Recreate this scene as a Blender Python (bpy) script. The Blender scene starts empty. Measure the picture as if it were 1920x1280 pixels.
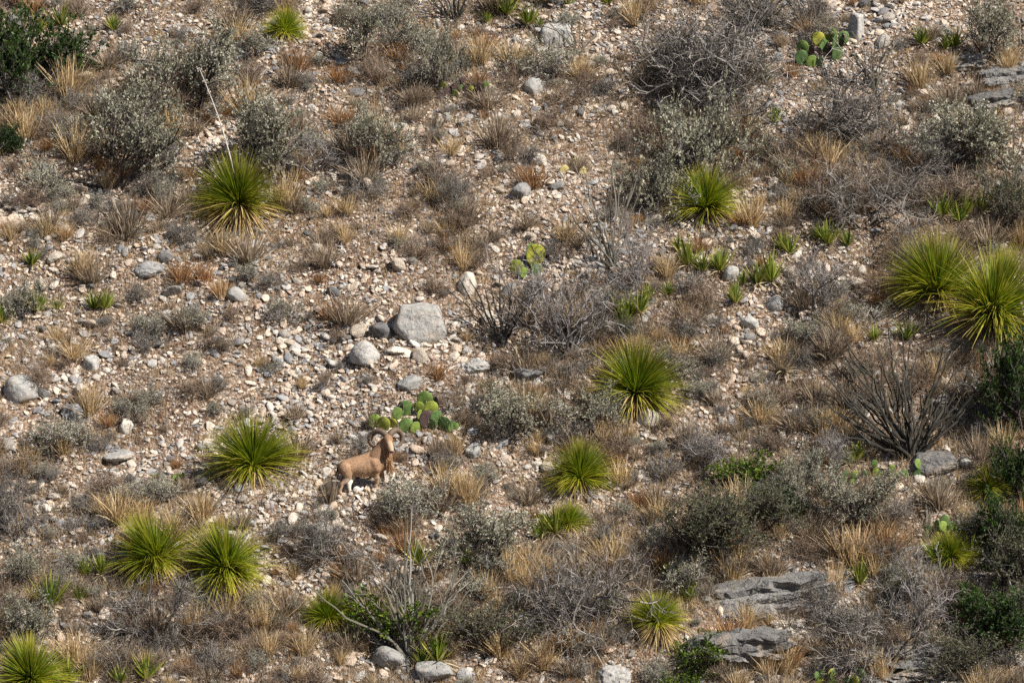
import bpy, bmesh, math
import numpy as np
from mathutils import Vector, Matrix, Euler, Quaternion

scene = bpy.context.scene
COL = scene.collection
R = math.radians

# ------------------------------------------------------------------ camera
PITCH = 6.0          # degrees the camera looks down
DIST = 90.0          # metres to the middle of the slope in view
FPX = 7200.0         # focal length in units of a 1920-wide frame
cp, sp = math.cos(R(PITCH)), math.sin(R(PITCH))
CAM = np.array([0.0, -DIST * cp, DIST * sp])
cam_d = bpy.data.cameras.new("camera")
cam_d.sensor_width = 36.0
cam_d.lens = 36.0 * FPX / 1920.0
cam_d.clip_start = 1.0
cam_d.clip_end = 2000.0
cam = bpy.data.objects.new("camera", cam_d)
cam.location = CAM
cam.rotation_euler = (R(90 - PITCH), 0, 0)
COL.objects.link(cam)
scene.camera = cam

# ------------------------------------------------------------------ light
SUN = np.array([0.60, -0.36, 0.72]); SUN /= np.linalg.norm(SUN)
world = bpy.data.worlds.new("World")
scene.world = world
world.use_nodes = True
wn = world.node_tree.nodes
sky = wn.new("ShaderNodeTexSky")
sky.sky_type = 'NISHITA'
sky.sun_disc = False
sky.sun_elevation = math.asin(SUN[2])
sky.sun_rotation = math.atan2(SUN[0], SUN[1])
wn["Background"].inputs["Strength"].default_value = 0.05
world.node_tree.links.new(sky.outputs[0], wn["Background"].inputs["Color"])
sun_d = bpy.data.lights.new("sun", 'SUN')
sun_d.energy = 5.0
sun_d.angle = R(0.5)
sun_d.color = (1.0, 0.935, 0.835)
sun = bpy.data.objects.new("sun", sun_d)
sun.rotation_mode = 'QUATERNION'
sun.rotation_quaternion = Vector(SUN).to_track_quat('Z', 'Y')
sun.location = (30, -20, 60)
COL.objects.link(sun)
vs = scene.view_settings
vs.view_transform = 'Standard'; vs.look = 'None'; vs.gamma = 1.0
vs.use_curve_mapping = False
vs.exposure = 0.58
scene.cycles.use_denoising = False
scene.cycles.max_bounces = 5
scene.cycles.diffuse_bounces = 2
scene.cycles.transparent_max_bounces = 4

# ------------------------------------------------------------------ noise and terrain
def _hash(ix, iy, seed):
    n = (ix.astype(np.int64) * 374761393 + iy.astype(np.int64) * 668265263 + seed * 1442695041) & 0x7fffffff
    n = ((n ^ (n >> 13)) * 1274126177) & 0x7fffffff
    n = n ^ (n >> 16)
    return (n & 0xffff) / 32767.5 - 1.0

def vnoise(x, y, seed=0):
    x = np.asarray(x, float); y = np.asarray(y, float)
    ix = np.floor(x); iy = np.floor(y)
    fx = x - ix; fy = y - iy
    fx = fx * fx * (3 - 2 * fx); fy = fy * fy * (3 - 2 * fy)
    a = _hash(ix, iy, seed); b = _hash(ix + 1, iy, seed)
    c = _hash(ix, iy + 1, seed); d = _hash(ix + 1, iy + 1, seed)
    return (a * (1 - fx) + b * fx) * (1 - fy) + (c * (1 - fx) + d * fx) * fy

SLOPE = math.tan(R(36))
_py = [-400, -160, -95, -86, -70, -52, -40, -30, 70, 130, 400]
_pz = [30, 22, 7.7, 6.4, -8, -25, -27, -30 * SLOPE, 70 * SLOPE, 74, 80]
SHEEP = None
def terrain(x, y, pad=True):
    x = np.asarray(x, float); y = np.asarray(y, float)
    z = np.interp(y, _py, _pz)
    u = x * 0.94 + y * 0.34; v = -x * 0.34 + y * 0.94      # beds run a little down to one side
    z = z + 0.42 * vnoise(u / 7.0, v / 4.5, 1) + 0.24 * vnoise(u / 2.6, v / 1.6, 2)
    z = z + 0.085 * vnoise(u / 0.9, v / 0.6, 3) + 0.022 * vnoise(x / 0.3, y / 0.3, 4)
    if pad and SHEEP is not None:                           # the worn footing the animal stands on
        dx, dy = x - SHEEP[0], y - SHEEP[1]
        w = np.clip(1.25 - np.hypot(dx / 0.95, dy / 0.55), 0, 1); w = w * w * (3 - 2 * w)
        z = z * (1 - w) + (SHEEP[2] + 0.10 * dx + 0.22 * dy) * w
    return z

def ray(px, py):
    sx = (px - 960.0) / FPX; sy = (640.0 - py) / FPX
    d = np.array([sx, cp + sy * sp, -sp + sy * cp])
    return d / np.linalg.norm(d)

def ground(px, py):
    d = ray(px, py); t0, t1 = 60.0, 140.0
    for _ in range(40):
        tm = 0.5 * (t0 + t1); p = CAM + d * tm
        if p[2] > terrain(p[0], p[1]): t0 = tm
        else: t1 = tm
    return CAM + d * t0

def project(p):
    q = np.asarray(p, float) - CAM
    depth = q[..., 1] * cp - q[..., 2] * sp
    up = q[..., 1] * sp + q[..., 2] * cp
    return 960 + FPX * q[..., 0] / depth, 640 - FPX * up / depth, depth

def mpp(p):                                                # metres per photo pixel at p
    return float(project(p)[2]) / FPX

SHEEP = ground(676, 918)

# how thickly plants cover the slope (rows run down the slope, cells about 2 m)
VEG = np.array([
    [.60, .35, .60, .40, .60, .45, .45, .70, .50, .35, .25, .50],
    [.60, .80, .60, .45, .50, .45, .40, .70, .75, .60, .40, .60],
    [.42, .42, .62, .38, .40, .42, .45, .60, .70, .70, .85, .80],
    [.44, .48, .50, .34, .33, .44, .52, .65, .55, .50, .45, .75],
    [.40, .44, .42, .44, .48, .60, .52, .70, .60, .55, .75, .80],
    [.50, .45, .65, .50, .55, .75, .75, .70, .65, .65, .60, .80],
    [.65, .65, .75, .65, .85, .90, .85, .80, .85, .90, .85, .85],
    [.75, .70, .60, .65, .80, .85, .85, .90, .80, .70, .75, .95]])
def veg(x, y, z):
    px, py, _ = project(np.stack([x, y, z], -1))
    fx = np.clip(px / 160 - .5, 0, 10.999); fy = np.clip(py / 160 - .5, 0, 6.999)
    ix = fx.astype(int); iy = fy.astype(int); fx = fx - ix; fy = fy - iy
    return (VEG[iy, ix] * (1 - fx) + VEG[iy, ix + 1] * fx) * (1 - fy) + (VEG[iy + 1, ix] * (1 - fx) + VEG[iy + 1, ix + 1] * fx) * fy

# ------------------------------------------------------------------ mesh builder
class MB:
    def __init__(s):
        s.v = []; s.q = []; s.t = []; s.tint = []; s.along = []; s.n = 0; s.qm = []; s.tm = []
    def add(s, v, q=None, t=None, tint=0.5, along=0.0, mat=0):
        v = np.asarray(v, np.float32).reshape(-1, 3); k = len(v)
        s.v.append(v)
        s.tint.append(np.broadcast_to(np.asarray(tint, np.float32), (k,)))
        s.along.append(np.broadcast_to(np.asarray(along, np.float32), (k,)))
        if q is not None:
            q = np.asarray(q).reshape(-1, 4); s.q.append(q + s.n); s.qm.append(np.full(len(q), mat))
        if t is not None:
            t = np.asarray(t).reshape(-1, 3); s.t.append(t + s.n); s.tm.append(np.full(len(t), mat))
        s.n += k
    def tubes(s, P, Rd, sides=3, tint=None, mat=0):
        P = np.asarray(P, float); K, n, _ = P.shape
        Rd = np.broadcast_to(np.asarray(Rd, float), (K, n))
        T = np.gradient(P, axis=1); T /= np.linalg.norm(T, axis=2, keepdims=True) + 1e-9
        ref = np.where(np.abs(T[:, :1, 2:]) > .9, [[[1., 0, 0]]], [[[0, 0, 1.]]])
        N = np.cross(T, np.broadcast_to(ref, T.shape)); N /= np.linalg.norm(N, axis=2, keepdims=True) + 1e-9
        B = np.cross(T, N)
        a = np.arange(sides) * 2 * math.pi / sides
        V = P[:, :, None] + Rd[:, :, None, None] * (np.cos(a)[:, None] * N[:, :, None] + np.sin(a)[:, None] * B[:, :, None])
        idx = np.arange(K * n * sides).reshape(K, n, sides); nx = np.roll(idx, -1, 2)
        q = np.stack([idx[:, :-1], nx[:, :-1], nx[:, 1:], idx[:, 1:]], -1)
        tt = np.full(K, .5) if tint is None else np.asarray(tint)
        s.add(V, q, tint=np.repeat(tt, n * sides), along=np.tile(np.repeat(np.linspace(0, 1, n), sides), K), mat=mat)
    def ribbons(s, P, W, side, tint=None, mat=0):
        P = np.asarray(P, float); K, n, _ = P.shape
        W = np.broadcast_to(np.asarray(W, float), (K, n)); side = np.asarray(side, float)
        if side.ndim == 2: side = side[:, None, :]
        V = P[:, :, None] + np.stack([-side * W[..., None], side * W[..., None]], 2)
        idx = np.arange(K * n * 2).reshape(K, n, 2)
        q = np.stack([idx[:, :-1, 0], idx[:, :-1, 1], idx[:, 1:, 1], idx[:, 1:, 0]], -1)
        tt = np.full(K, .5) if tint is None else np.asarray(tint)
        s.add(V, q, tint=np.repeat(tt, n * 2), along=np.tile(np.repeat(np.linspace(0, 1, n), 2), K), mat=mat)
    def mesh(s, name, mats, smooth=False):
        me = bpy.data.meshes.new(name)
        v = np.concatenate(s.v)
        q = np.concatenate(s.q) if s.q else np.zeros((0, 4), int)
        t = np.concatenate(s.t) if s.t else np.zeros((0, 3), int)
        me.vertices.add(len(v)); me.vertices.foreach_set("co", v.ravel())
        me.loops.add(q.size + t.size)
        me.loops.foreach_set("vertex_index", np.concatenate([q.ravel(), t.ravel()]).astype(np.int32))
        me.polygons.add(len(q) + len(t))
        me.polygons.foreach_set("loop_start", np.concatenate([np.arange(len(q)) * 4, q.size + np.arange(len(t)) * 3]).astype(np.int32))
        mi = np.concatenate(s.qm + s.tm).astype(np.int32)
        me.polygons.foreach_set("material_index", mi)
        me.polygons.foreach_set("use_smooth", np.full(len(q) + len(t), smooth))
        for nm, arr in (("tint", s.tint), ("along", s.along)):
            at = me.attributes.new(nm, 'FLOAT', 'POINT'); at.data.foreach_set("value", np.concatenate(arr).astype(np.float32))
        for m in (mats if isinstance(mats, (list, tuple)) else [mats]): me.materials.append(m)
        me.update(calc_edges=True)
        return me

def unit(v): return v / (np.linalg.norm(v, axis=-1, keepdims=True) + 1e-9)

# ------------------------------------------------------------------ materials
def ramp(nt, stops):
    n = nt.nodes.new("ShaderNodeValToRGB"); e = n.color_ramp.elements
    while len(e) < len(stops): e.new(0.5)
    for el, (p, c) in zip(e, stops): el.position = p; el.color = (*c, 1)
    return n

def new_mat(name, rough=0.9, spec=0.2):
    m = bpy.data.materials.new(name); m.use_nodes = True
    b = m.node_tree.nodes["Principled BSDF"]
    b.inputs["Roughness"].default_value = rough
    b.inputs["Specular IOR Level"].default_value = spec
    return m, m.node_tree, b

def attr(nt, name):
    a = nt.nodes.new("ShaderNodeAttribute"); a.attribute_name = name; return a.outputs["Fac"]

def mixc(nt, fac, a, b, mode='MIX'):
    n = nt.nodes.new("ShaderNodeMix"); n.data_type = 'RGBA'; n.blend_type = mode
    for i, x in ((0, fac), (6, a), (7, b)):
        if isinstance(x, bpy.types.NodeSocket): nt.links.new(x, n.inputs[i])
        else: n.inputs[i].default_value = x if i == 0 else (*x, 1)
    return n.outputs[2]

def math_n(nt, op, a, b=0.0, clamp=False):
    n = nt.nodes.new("ShaderNodeMath"); n.operation = op; n.use_clamp = clamp
    for i, x in enumerate((a, b)):
        if isinstance(x, bpy.types.NodeSocket): nt.links.new(x, n.inputs[i])
        else: n.inputs[i].default_value = x
    return n.outputs[0]

def noise_n(nt, scale, detail=4, coord='Object', rough=.55):
    tc = nt.nodes.new("ShaderNodeTexCoord"); n = nt.nodes.new("ShaderNodeTexNoise")
    n.inputs["Scale"].default_value = scale; n.inputs["Detail"].default_value = detail; n.inputs["Roughness"].default_value = rough
    nt.links.new(tc.outputs[coord], n.inputs["Vector"])
    return n.outputs["Fac"]

def bump(nt, b, h, strength, dist):
    n = nt.nodes.new("ShaderNodeBump"); n.inputs["Strength"].default_value = strength; n.inputs["Distance"].default_value = dist
    nt.links.new(h, n.inputs["Height"]); nt.links.new(n.outputs[0], b.inputs["Normal"])

def vary(nt, c, lo=.8, hi=1.2, hue=0.0):
    oi = nt.nodes.new("ShaderNodeObjectInfo"); mr = nt.nodes.new("ShaderNodeMapRange")
    mr.inputs["To Min"].default_value = lo; mr.inputs["To Max"].default_value = hi
    nt.links.new(oi.outputs["Random"], mr.inputs["Value"])
    h = nt.nodes.new("ShaderNodeHueSaturation"); nt.links.new(c, h.inputs["Color"]); nt.links.new(mr.outputs[0], h.inputs["Value"])
    return h.outputs[0]

def plant_mat(name, stops, tip=None, tip_stops=(.55, 1.0), rough=.8, transl=.25, spec=.15, var=(.85, 1.15)):
    m, nt, b = new_mat(name, rough, spec)
    r = ramp(nt, stops); nt.links.new(attr(nt, "tint"), r.inputs[0])
    c = r.outputs[0]
    if tip is not None:
        mr = nt.nodes.new("ShaderNodeMapRange"); mr.inputs["From Min"].default_value = tip_stops[0]; mr.inputs["From Max"].default_value = tip_stops[1]
        nt.links.new(attr(nt, "along"), mr.inputs["Value"])
        c = mixc(nt, mr.outputs[0], c, tip)
    c = vary(nt, c, *var)
    nt.links.new(c, b.inputs["Base Color"])
    if transl:
        t = nt.nodes.new("ShaderNodeBsdfTranslucent"); nt.links.new(c, t.inputs["Color"])
        mx = nt.nodes.new("ShaderNodeMixShader"); mx.inputs[0].default_value = transl
        out = nt.nodes["Material Output"]
        nt.links.new(b.outputs[0], mx.inputs[1]); nt.links.new(t.outputs[0], mx.inputs[2]); nt.links.new(mx.outputs[0], out.inputs["Surface"])
    return m

def stone_mat(name, stops, use_tint, scale=1.0, lichen=.5, var=(.85, 1.12)):
    m, nt, b = new_mat(name, .92, .12)
    r = ramp(nt, stops)
    if use_tint: nt.links.new(attr(nt, "tint"), r.inputs[0])
    else:
        oi = nt.nodes.new("ShaderNodeObjectInfo"); nt.links.new(oi.outputs["Random"], r.inputs[0])
    n1 = noise_n(nt, 5 * scale, 5); n2 = noise_n(nt, 22 * scale, 4); n3 = noise_n(nt, 2.2 * scale, 3)
    s1 = ramp(nt, [(.30, (.62, .62, .64)), (.5, (.97, .96, .95)), (.72, (1.14, 1.12, 1.08))]); nt.links.new(n1, s1.inputs[0])
    c = mixc(nt, .8, r.outputs[0], s1.outputs[0], 'MULTIPLY')
    s2 = ramp(nt, [(.34, (.45, .46, .48)), (.44, (1, 1, 1))]); nt.links.new(n2, s2.inputs[0])
    c = mixc(nt, lichen, c, s2.outputs[0], 'MULTIPLY')
    s3 = ramp(nt, [(.52, (0, 0, 0)), (.68, (1, 1, 1))]); nt.links.new(n3, s3.inputs[0])
    c = mixc(nt, math_n(nt, 'MULTIPLY', s3.outputs[0], .45), c, (.50, .38, .27))
    if not use_tint: c = vary(nt, c, *var)
    crk = None
    if lichen > .55:
        tc = nt.nodes.new("ShaderNodeTexCoord"); mp = nt.nodes.new("ShaderNodeVectorMath"); mp.operation = 'MULTIPLY_ADD'
        ns = nt.nodes.new("ShaderNodeTexNoise"); ns.inputs["Scale"].default_value = 4; nt.links.new(tc.outputs['Object'], ns.inputs["Vector"])
        nt.links.new(ns.outputs["Color"], mp.inputs[0]); mp.inputs[1].default_value = (.5, .5, .5); nt.links.new(tc.outputs['Object'], mp.inputs[2])
        ck = nt.nodes.new("ShaderNodeTexVoronoi"); ck.feature = 'DISTANCE_TO_EDGE'; ck.inputs["Scale"].default_value = 1.3; nt.links.new(mp.outputs[0], ck.inputs["Vector"])
        cr = ramp(nt, [(.0, (.35, .34, .33)), (.035, (1, 1, 1))]); nt.links.new(ck.outputs["Distance"], cr.inputs[0])
        c = mixc(nt, .5, c, cr.outputs[0], 'MULTIPLY'); crk = cr.outputs[0]
    nt.links.new(c, b.inputs["Base Color"])
    h = math_n(nt, 'ADD', n1, math_n(nt, 'MULTIPLY', n2, .5))
    if crk is not None: h = math_n(nt, 'ADD', h, math_n(nt, 'MULTIPLY', crk, .3))
    bump(nt, b, h, 1.0, .07 / scale)
    return m

LIME = [(0.0, (.22, .225, .23)), (.3, (.36, .36, .355)), (.55, (.48, .45, .41)), (.78, (.60, .50, .40)), (1.0, (.66, .61, .54))]
M = {}
M['rubble'] = stone_mat('rubble_stone', [(0, (.17, .175, .19)), (.22, (.36, .365, .375)), (.44, (.60, .555, .50)), (.66, (.68, .57, .465)), (.84, (.47, .36, .28)), (1, (.76, .72, .66))], True, 2.0, .4)
M['rock'] = stone_mat('weathered_limestone', LIME, False, 1.6, .6)
M['boulder'] = stone_mat('grey_boulder_limestone', [(0, (.36, .36, .35)), (1, (.44, .435, .42))], False, 2.0, .95, (.92, 1.1))
M['palerock'] = stone_mat('pale_limestone', [(0, (.58, .54, .48)), (1, (.66, .60, .52))], False, 1.6, .5)
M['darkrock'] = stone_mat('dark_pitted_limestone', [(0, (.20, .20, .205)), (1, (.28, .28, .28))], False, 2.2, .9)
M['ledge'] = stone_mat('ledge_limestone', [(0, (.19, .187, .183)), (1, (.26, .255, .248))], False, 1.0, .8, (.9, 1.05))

def soil_mat():
    m, nt, b = new_mat('stony_soil', .95, .08)
    tc = nt.nodes.new("ShaderNodeTexCoord")
    vo = nt.nodes.new("ShaderNodeTexVoronoi"); vo.inputs["Scale"].default_value = 15; nt.links.new(tc.outputs['Object'], vo.inputs["Vector"])
    vo2 = nt.nodes.new("ShaderNodeTexVoronoi"); vo2.inputs["Scale"].default_value = 34; nt.links.new(tc.outputs['Object'], vo2.inputs["Vector"])
    sep = nt.nodes.new("ShaderNodeSeparateColor"); nt.links.new(vo.outputs["Color"], sep.inputs[0])
    chips = ramp(nt, [(0, (.075, .058, .047)), (.3, (.18, .128, .094)), (.58, (.31, .225, .165)), (.82, (.44, .385, .335)), (1, (.26, .25, .245))])
    nt.links.new(sep.outputs[0], chips.inputs[0])
    n = noise_n(nt, .55, 5)
    tone = ramp(nt, [(.35, (.75, .68, .62)), (.6, (1.08, 1.04, 1.0))]); nt.links.new(n, tone.inputs[0])
    c = mixc(nt, 1, chips.outputs[0], tone.outputs[0], 'MULTIPLY')
    nt.links.new(c, b.inputs["Base Color"])
    h = math_n(nt, 'ADD', math_n(nt, 'MULTIPLY', vo.outputs["Distance"], -1.0), math_n(nt, 'MULTIPLY', vo2.outputs["Distance"], -.4))
    bump(nt, b, h, 1.0, .05)
    return m
M['soil'] = soil_mat()

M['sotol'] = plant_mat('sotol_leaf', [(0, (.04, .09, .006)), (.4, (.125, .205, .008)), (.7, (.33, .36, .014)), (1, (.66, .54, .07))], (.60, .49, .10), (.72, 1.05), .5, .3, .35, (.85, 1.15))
M['sotoldry'] = plant_mat('dry_sotol_leaf', [(0, (.26, .17, .075)), (.4, (.50, .36, .16)), (.8, (.66, .50, .24)), (1, (.74, .62, .40))], None, rough=.7, transl=.2)
M['stalk'] = plant_mat('bleached_stalk', [(0, (.52, .475, .43)), (1, (.60, .555, .505))], None, transl=0)
M['agave'] = plant_mat('agave_leaf', [(0, (.045, .085, .012)), (.4, (.13, .195, .02)), (.75, (.32, .35, .05)), (1, (.58, .50, .18))], (.48, .42, .14), (.7, 1.1), .5, .25, .3)
M['agavedry'] = plant_mat('dry_agave_leaf', [(0, (.34, .25, .14)), (1, (.68, .58, .38))], None)
M['pad'] = None
M['sage'] = plant_mat('grey_green_leaf', [(0, (.14, .14, .09)), (.5, (.35, .345, .255)), (1, (.60, .585, .48))], None, transl=.25)
M['sagedark'] = plant_mat('dull_green_leaf', [(0, (.075, .085, .045)), (.5, (.15, .16, .09)), (1, (.26, .26, .16))], None, transl=.25)
M['ever'] = plant_mat('dark_green_leaf', [(0, (.018, .036, .012)), (.5, (.04, .085, .018)), (1, (.10, .16, .03))], None, rough=.5, spec=.3)
M['bright'] = plant_mat('bright_green_leaf', [(0, (.04, .08, .01)), (.5, (.10, .17, .018)), (1, (.23, .28, .03))], None, rough=.5, spec=.3)
M['twig'] = plant_mat('grey_twig', [(0, (.10, .092, .09)), (.6, (.235, .215, .21)), (1, (.42, .395, .38))], None, transl=0)
M['twigdark'] = plant_mat('dark_twig', [(0, (.035, .03, .028)), (.6, (.09, .078, .073)), (1, (.19, .168, .158))], None, transl=0)
M['twigmauve'] = plant_mat('mauve_grey_twig', [(0, (.05, .045, .042)), (.55, (.165, .15, .14)), (1, (.38, .35, .325))], None, transl=0)
M['twigbrown'] = plant_mat('brown_twig', [(0, (.10, .072, .055)), (.5, (.24, .178, .133)), (1, (.45, .345, .26))], None, transl=.1)
M['cane'] = plant_mat('ocotillo_cane', [(0, (.095, .09, .068)), (.5, (.17, .16, .13)), (1, (.28, .265, .235))], None, transl=0)
M['canedark'] = plant_mat('dark_ocotillo_cane', [(0, (.03, .028, .024)), (.5, (.06, .057, .048)), (1, (.12, .113, .098))], None, transl=0)
M['deadwood'] = plant_mat('silver_deadwood', [(0, (.28, .26, .245)), (1, (.45, .43, .41))], None, transl=0)
M['straw'] = plant_mat('straw_blade', [(0, (.36, .25, .13)), (.5, (.58, .43, .235)), (1, (.74, .59, .37))], None, transl=.3)
M['rust'] = plant_mat('rust_blade', [(0, (.22, .115, .055)), (.5, (.38, .21, .10)), (1, (.54, .34, .17))], None, transl=.3)
M['dun'] = plant_mat('dun_blade', [(0, (.15, .115, .083)), (.5, (.31, .245, .178)), (1, (.53, .43, .32))], None, transl=.25)

def pad_mat():
    m, nt, b = new_mat('cactus_pad_skin', .55, .3)
    oi = nt.nodes.new("ShaderNodeObjectInfo")
    r = ramp(nt, [(0, (.05, .10, .035)), (.5, (.105, .19, .055)), (.8, (.19, .27, .05)), (1, (.36, .36, .05))]); nt.links.new(oi.outputs["Random"], r.inputs[0])
    tc = nt.nodes.new("ShaderNodeTexCoord"); vo = nt.nodes.new("ShaderNodeTexVoronoi"); vo.inputs["Scale"].default_value = 11; vo.inputs["Randomness"].default_value = .45
    nt.links.new(tc.outputs['Object'], vo.inputs["Vector"])
    dot = ramp(nt, [(.10, (1, 1, 1)), (.22, (0, 0, 0))]); nt.links.new(vo.outputs["Distance"], dot.inputs[0])
    n = noise_n(nt, 3.2, 5); t = ramp(nt, [(.32, (.55, .5, .42)), (.5, (.95, .95, .9)), (.7, (1.25, 1.2, .95))]); nt.links.new(n, t.inputs[0])
    c = mixc(nt, 1, r.outputs[0], t.outputs[0], 'MULTIPLY')
    c = mixc(nt, math_n(nt, 'MULTIPLY', dot.outputs[0], .7), c, (.55, .48, .22))
    nt.links.new(c, b.inputs["Base Color"]); bump(nt, b, vo.outputs["Distance"], -.35, .02)
    return m
M['pad'] = pad_mat()
def simple(name, c, rough=.6, var=None, nscale=None, lo=.75):
    m, nt, b = new_mat(name, rough, .25)
    if nscale:
        n = noise_n(nt, nscale, 4); r = ramp(nt, [(.3, tuple(x * lo for x in c)), (.7, tuple(min(1, x * 1.15) for x in c))]); nt.links.new(n, r.inputs[0])
        nt.links.new(r.outputs[0], b.inputs["Base Color"]); bump(nt, b, n, .3, .01)
    else: b.inputs["Base Color"].default_value = (*c, 1)
    return m
M['padpurple'] = simple('bruised_purple_pad', (.085, .055, .055), .6, nscale=20)
M['padyellow'] = simple('yellowed_pad', (.58, .50, .22), .6, nscale=14)

# ------------------------------------------------------------------ object helpers
LAND = []            # (position, phrase) of things one can find, for labels of lesser neighbours
KEEP = []            # frames of the photograph's landmark shapes that small scatter must not stand in front of
def link(name, me, parent=None):
    o = bpy.data.objects.new(name, me); COL.objects.link(o)
    if parent is not None: o.parent = parent
    return o
def tag(o, label, cat, group=None, kind=None):
    o['label'] = label; o['category'] = cat
    if group: o['group'] = group
    if kind: o['kind'] = kind
    return o
def empty(name, loc):
    o = bpy.data.objects.new(name, None); COL.objects.link(o); o.location = loc; o.empty_display_size = .2
    return o
REG = []             # lesser things whose labels are settled at the end, once every landmark is known
def near_label(p, desc, reach=2.4):
    return desc
def settle_labels():
    Q = np.array([l[0] for l in LAND]); names = [l[1] for l in LAND]
    def rel(p, q):
        dy = p[1] - q[1]; dx = abs(p[0] - q[0])
        return 'uphill of' if dy > max(.35, .6 * dx) else ('downhill of' if dy < -max(.35, .6 * dx) else 'beside')
    info = []
    for o, desc in REG:
        p = np.array(o.location); d = np.linalg.norm(Q - p, axis=1); order = np.argsort(d); a = order[0]
        va = unit(Q[a] - p); b_ = next((j for j in order[1:] if unit(Q[j] - p) @ va < .3), order[1])
        info.append([o, f"{desc} {rel(p, Q[a])} the {names[a]}", f"{desc} {rel(p, Q[a])} the {names[a]}, towards the {names[b_]}"])
    count = {}
    for i in info: count.setdefault(i[1], []).append(i)
    for lab, mem in count.items():
        if len(mem) == 1: mem[0][0]['label'] = lab; continue
        c2 = {}
        for i in mem: c2.setdefault(i[2] if len(i[2].split()) <= 15 else lab, []).append(i)
        for l2, m2 in c2.items():
            if len(m2) == 3:
                m2.sort(key=lambda i: i[0].scale[0])
                for i, wd in zip(m2, ('smallest', 'mid-sized', 'largest')): i[0]['label'] = wd + ' ' + l2
            elif len(m2) == 2:
                m2.sort(key=lambda i: i[0].scale[0]); m2[0][0]['label'] = 'smaller ' + l2; m2[1][0]['label'] = 'larger ' + l2
            else:
                for i in m2: i[0]['label'] = l2
def landmark(p, phrase): LAND.append((tuple(float(c) for c in p), phrase, None))

# ------------------------------------------------------------------ hillside
def make_hillside():
    def axis(lo, hi, step, far):
        core = np.arange(lo, hi + 1e-6, step); a = [core]; 
        g = [step * 1.25 ** k for k in range(1, 60)]
        up = hi + np.cumsum(g); dn = lo - np.cumsum(g)
        return np.concatenate([dn[dn > -far][::-1], core, up[up < far]])
    xs = axis(-15.5, 15.5, .12, 320); ys = axis(-14, 15, .12, 320)
    X, Y = np.meshgrid(xs, ys); Z = terrain(X, Y)
    b = MB(); idx = np.arange(X.size).reshape(X.shape)
    q = np.stack([idx[:-1, :-1], idx[:-1, 1:], idx[1:, 1:], idx[1:, :-1]], -1)
    b.add(np.stack([X, Y, Z], -1), q)
    o = link('hillside', b.mesh('hillside', M['soil'], True))
    o['kind'] = 'structure'
make_hillside()

# ------------------------------------------------------------------ stones
def ico(sub):
    bm = bmesh.new(); bmesh.ops.create_icosphere(bm, subdivisions=sub, radius=1)
    v = np.array([x.co[:] for x in bm.verts]); f = np.array([[y.index for y in x.verts] for x in bm.faces]); bm.free()
    return v, f
from mathutils import noise as mnoise
BLOCK = {'block': [(0, -.05, 1, .62), (0, 0, -1, .7), (-1, 0, .45, .8), (1, 0, .38, .82), (0, -1, .35, .72), (0, 1, .2, .8)],
         'slab': [(0, -.25, 1, .42), (0, 0, -1, .5), (-1, .1, .3, .95), (1, -.1, .5, .95), (0, -1, .1, .7), (0, 1, .2, .8)],
         'overhang': [(0, -.3, 1, .5), (0, 0, -1, .6), (-1, -.2, .2, .95), (1, .1, .3, .95), (.1, -1, -.85, .42), (0, 1, .2, .8)],
         'pillar': [(.1, -.1, 1, .85), (0, 0, -1, .8), (-1, -.5, .15, .5), (1, -.35, .12, .5), (0, 1, .2, .5)]}
def rock_shape(rng, sub, planes=9, rough=.06, dims=(1, .8, .6), soft=14.0, block=None):
    v, f = ico(sub); v = unit(v)
    n = unit(rng.normal(size=(planes, 3))); d = rng.uniform(.62, 1.0, planes)
    if block:
        bp = np.array(BLOCK[block]); n = np.concatenate([unit(bp[:, :3]), unit(rng.normal(size=(5, 3)))]); d = np.concatenate([bp[:, 3], rng.uniform(.85, 1.0, 5)])
    dots = np.clip(v @ n.T, 1e-3, None); r = d / dots
    r = np.concatenate([r, np.full((len(v), 1), 1.08)], 1)
    rr = (np.sum(r ** -soft, 1)) ** (-1 / soft)
    if rough and sub > 1:
        off = rng.uniform(-50, 50, 3)
        nz = np.array([mnoise.fractal(Vector(p * 2.2 + off), .9, 2.1, 4) for p in v])
        if block:                                              # bedding cracks and pits
            cr = np.array([mnoise.noise(Vector((p[0] * 1.5, p[1] * 1.5, p[2] * 7)) + Vector(off)) for p in v * rr[:, None]])
            nz = nz + .5 * np.minimum(cr, 0)
        rr = rr + rough * nz
    v = v * rr[:, None] * np.array(dims)
    return v, f
rng = np.random.default_rng(7)

def quat_mats(rng, n):
    q = unit(rng.normal(size=(n, 4))); w, x, y, z = q.T
    return np.stack([np.stack([1 - 2 * (y * y + z * z), 2 * (x * y - z * w), 2 * (x * z + y * w)], -1),
                     np.stack([2 * (x * y + z * w), 1 - 2 * (x * x + z * z), 2 * (y * z - x * w)], -1),
                     np.stack([2 * (x * z - y * w), 2 * (y * z + x * w), 1 - 2 * (x * x + y * y)], -1)], -2)

def slope_points(rng, n, mx=13.6, y0=-12.3, y1=13.6):
    x = rng.uniform(-mx, mx, n); y = rng.uniform(y0, y1, n); return x, y, terrain(x, y)

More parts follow.
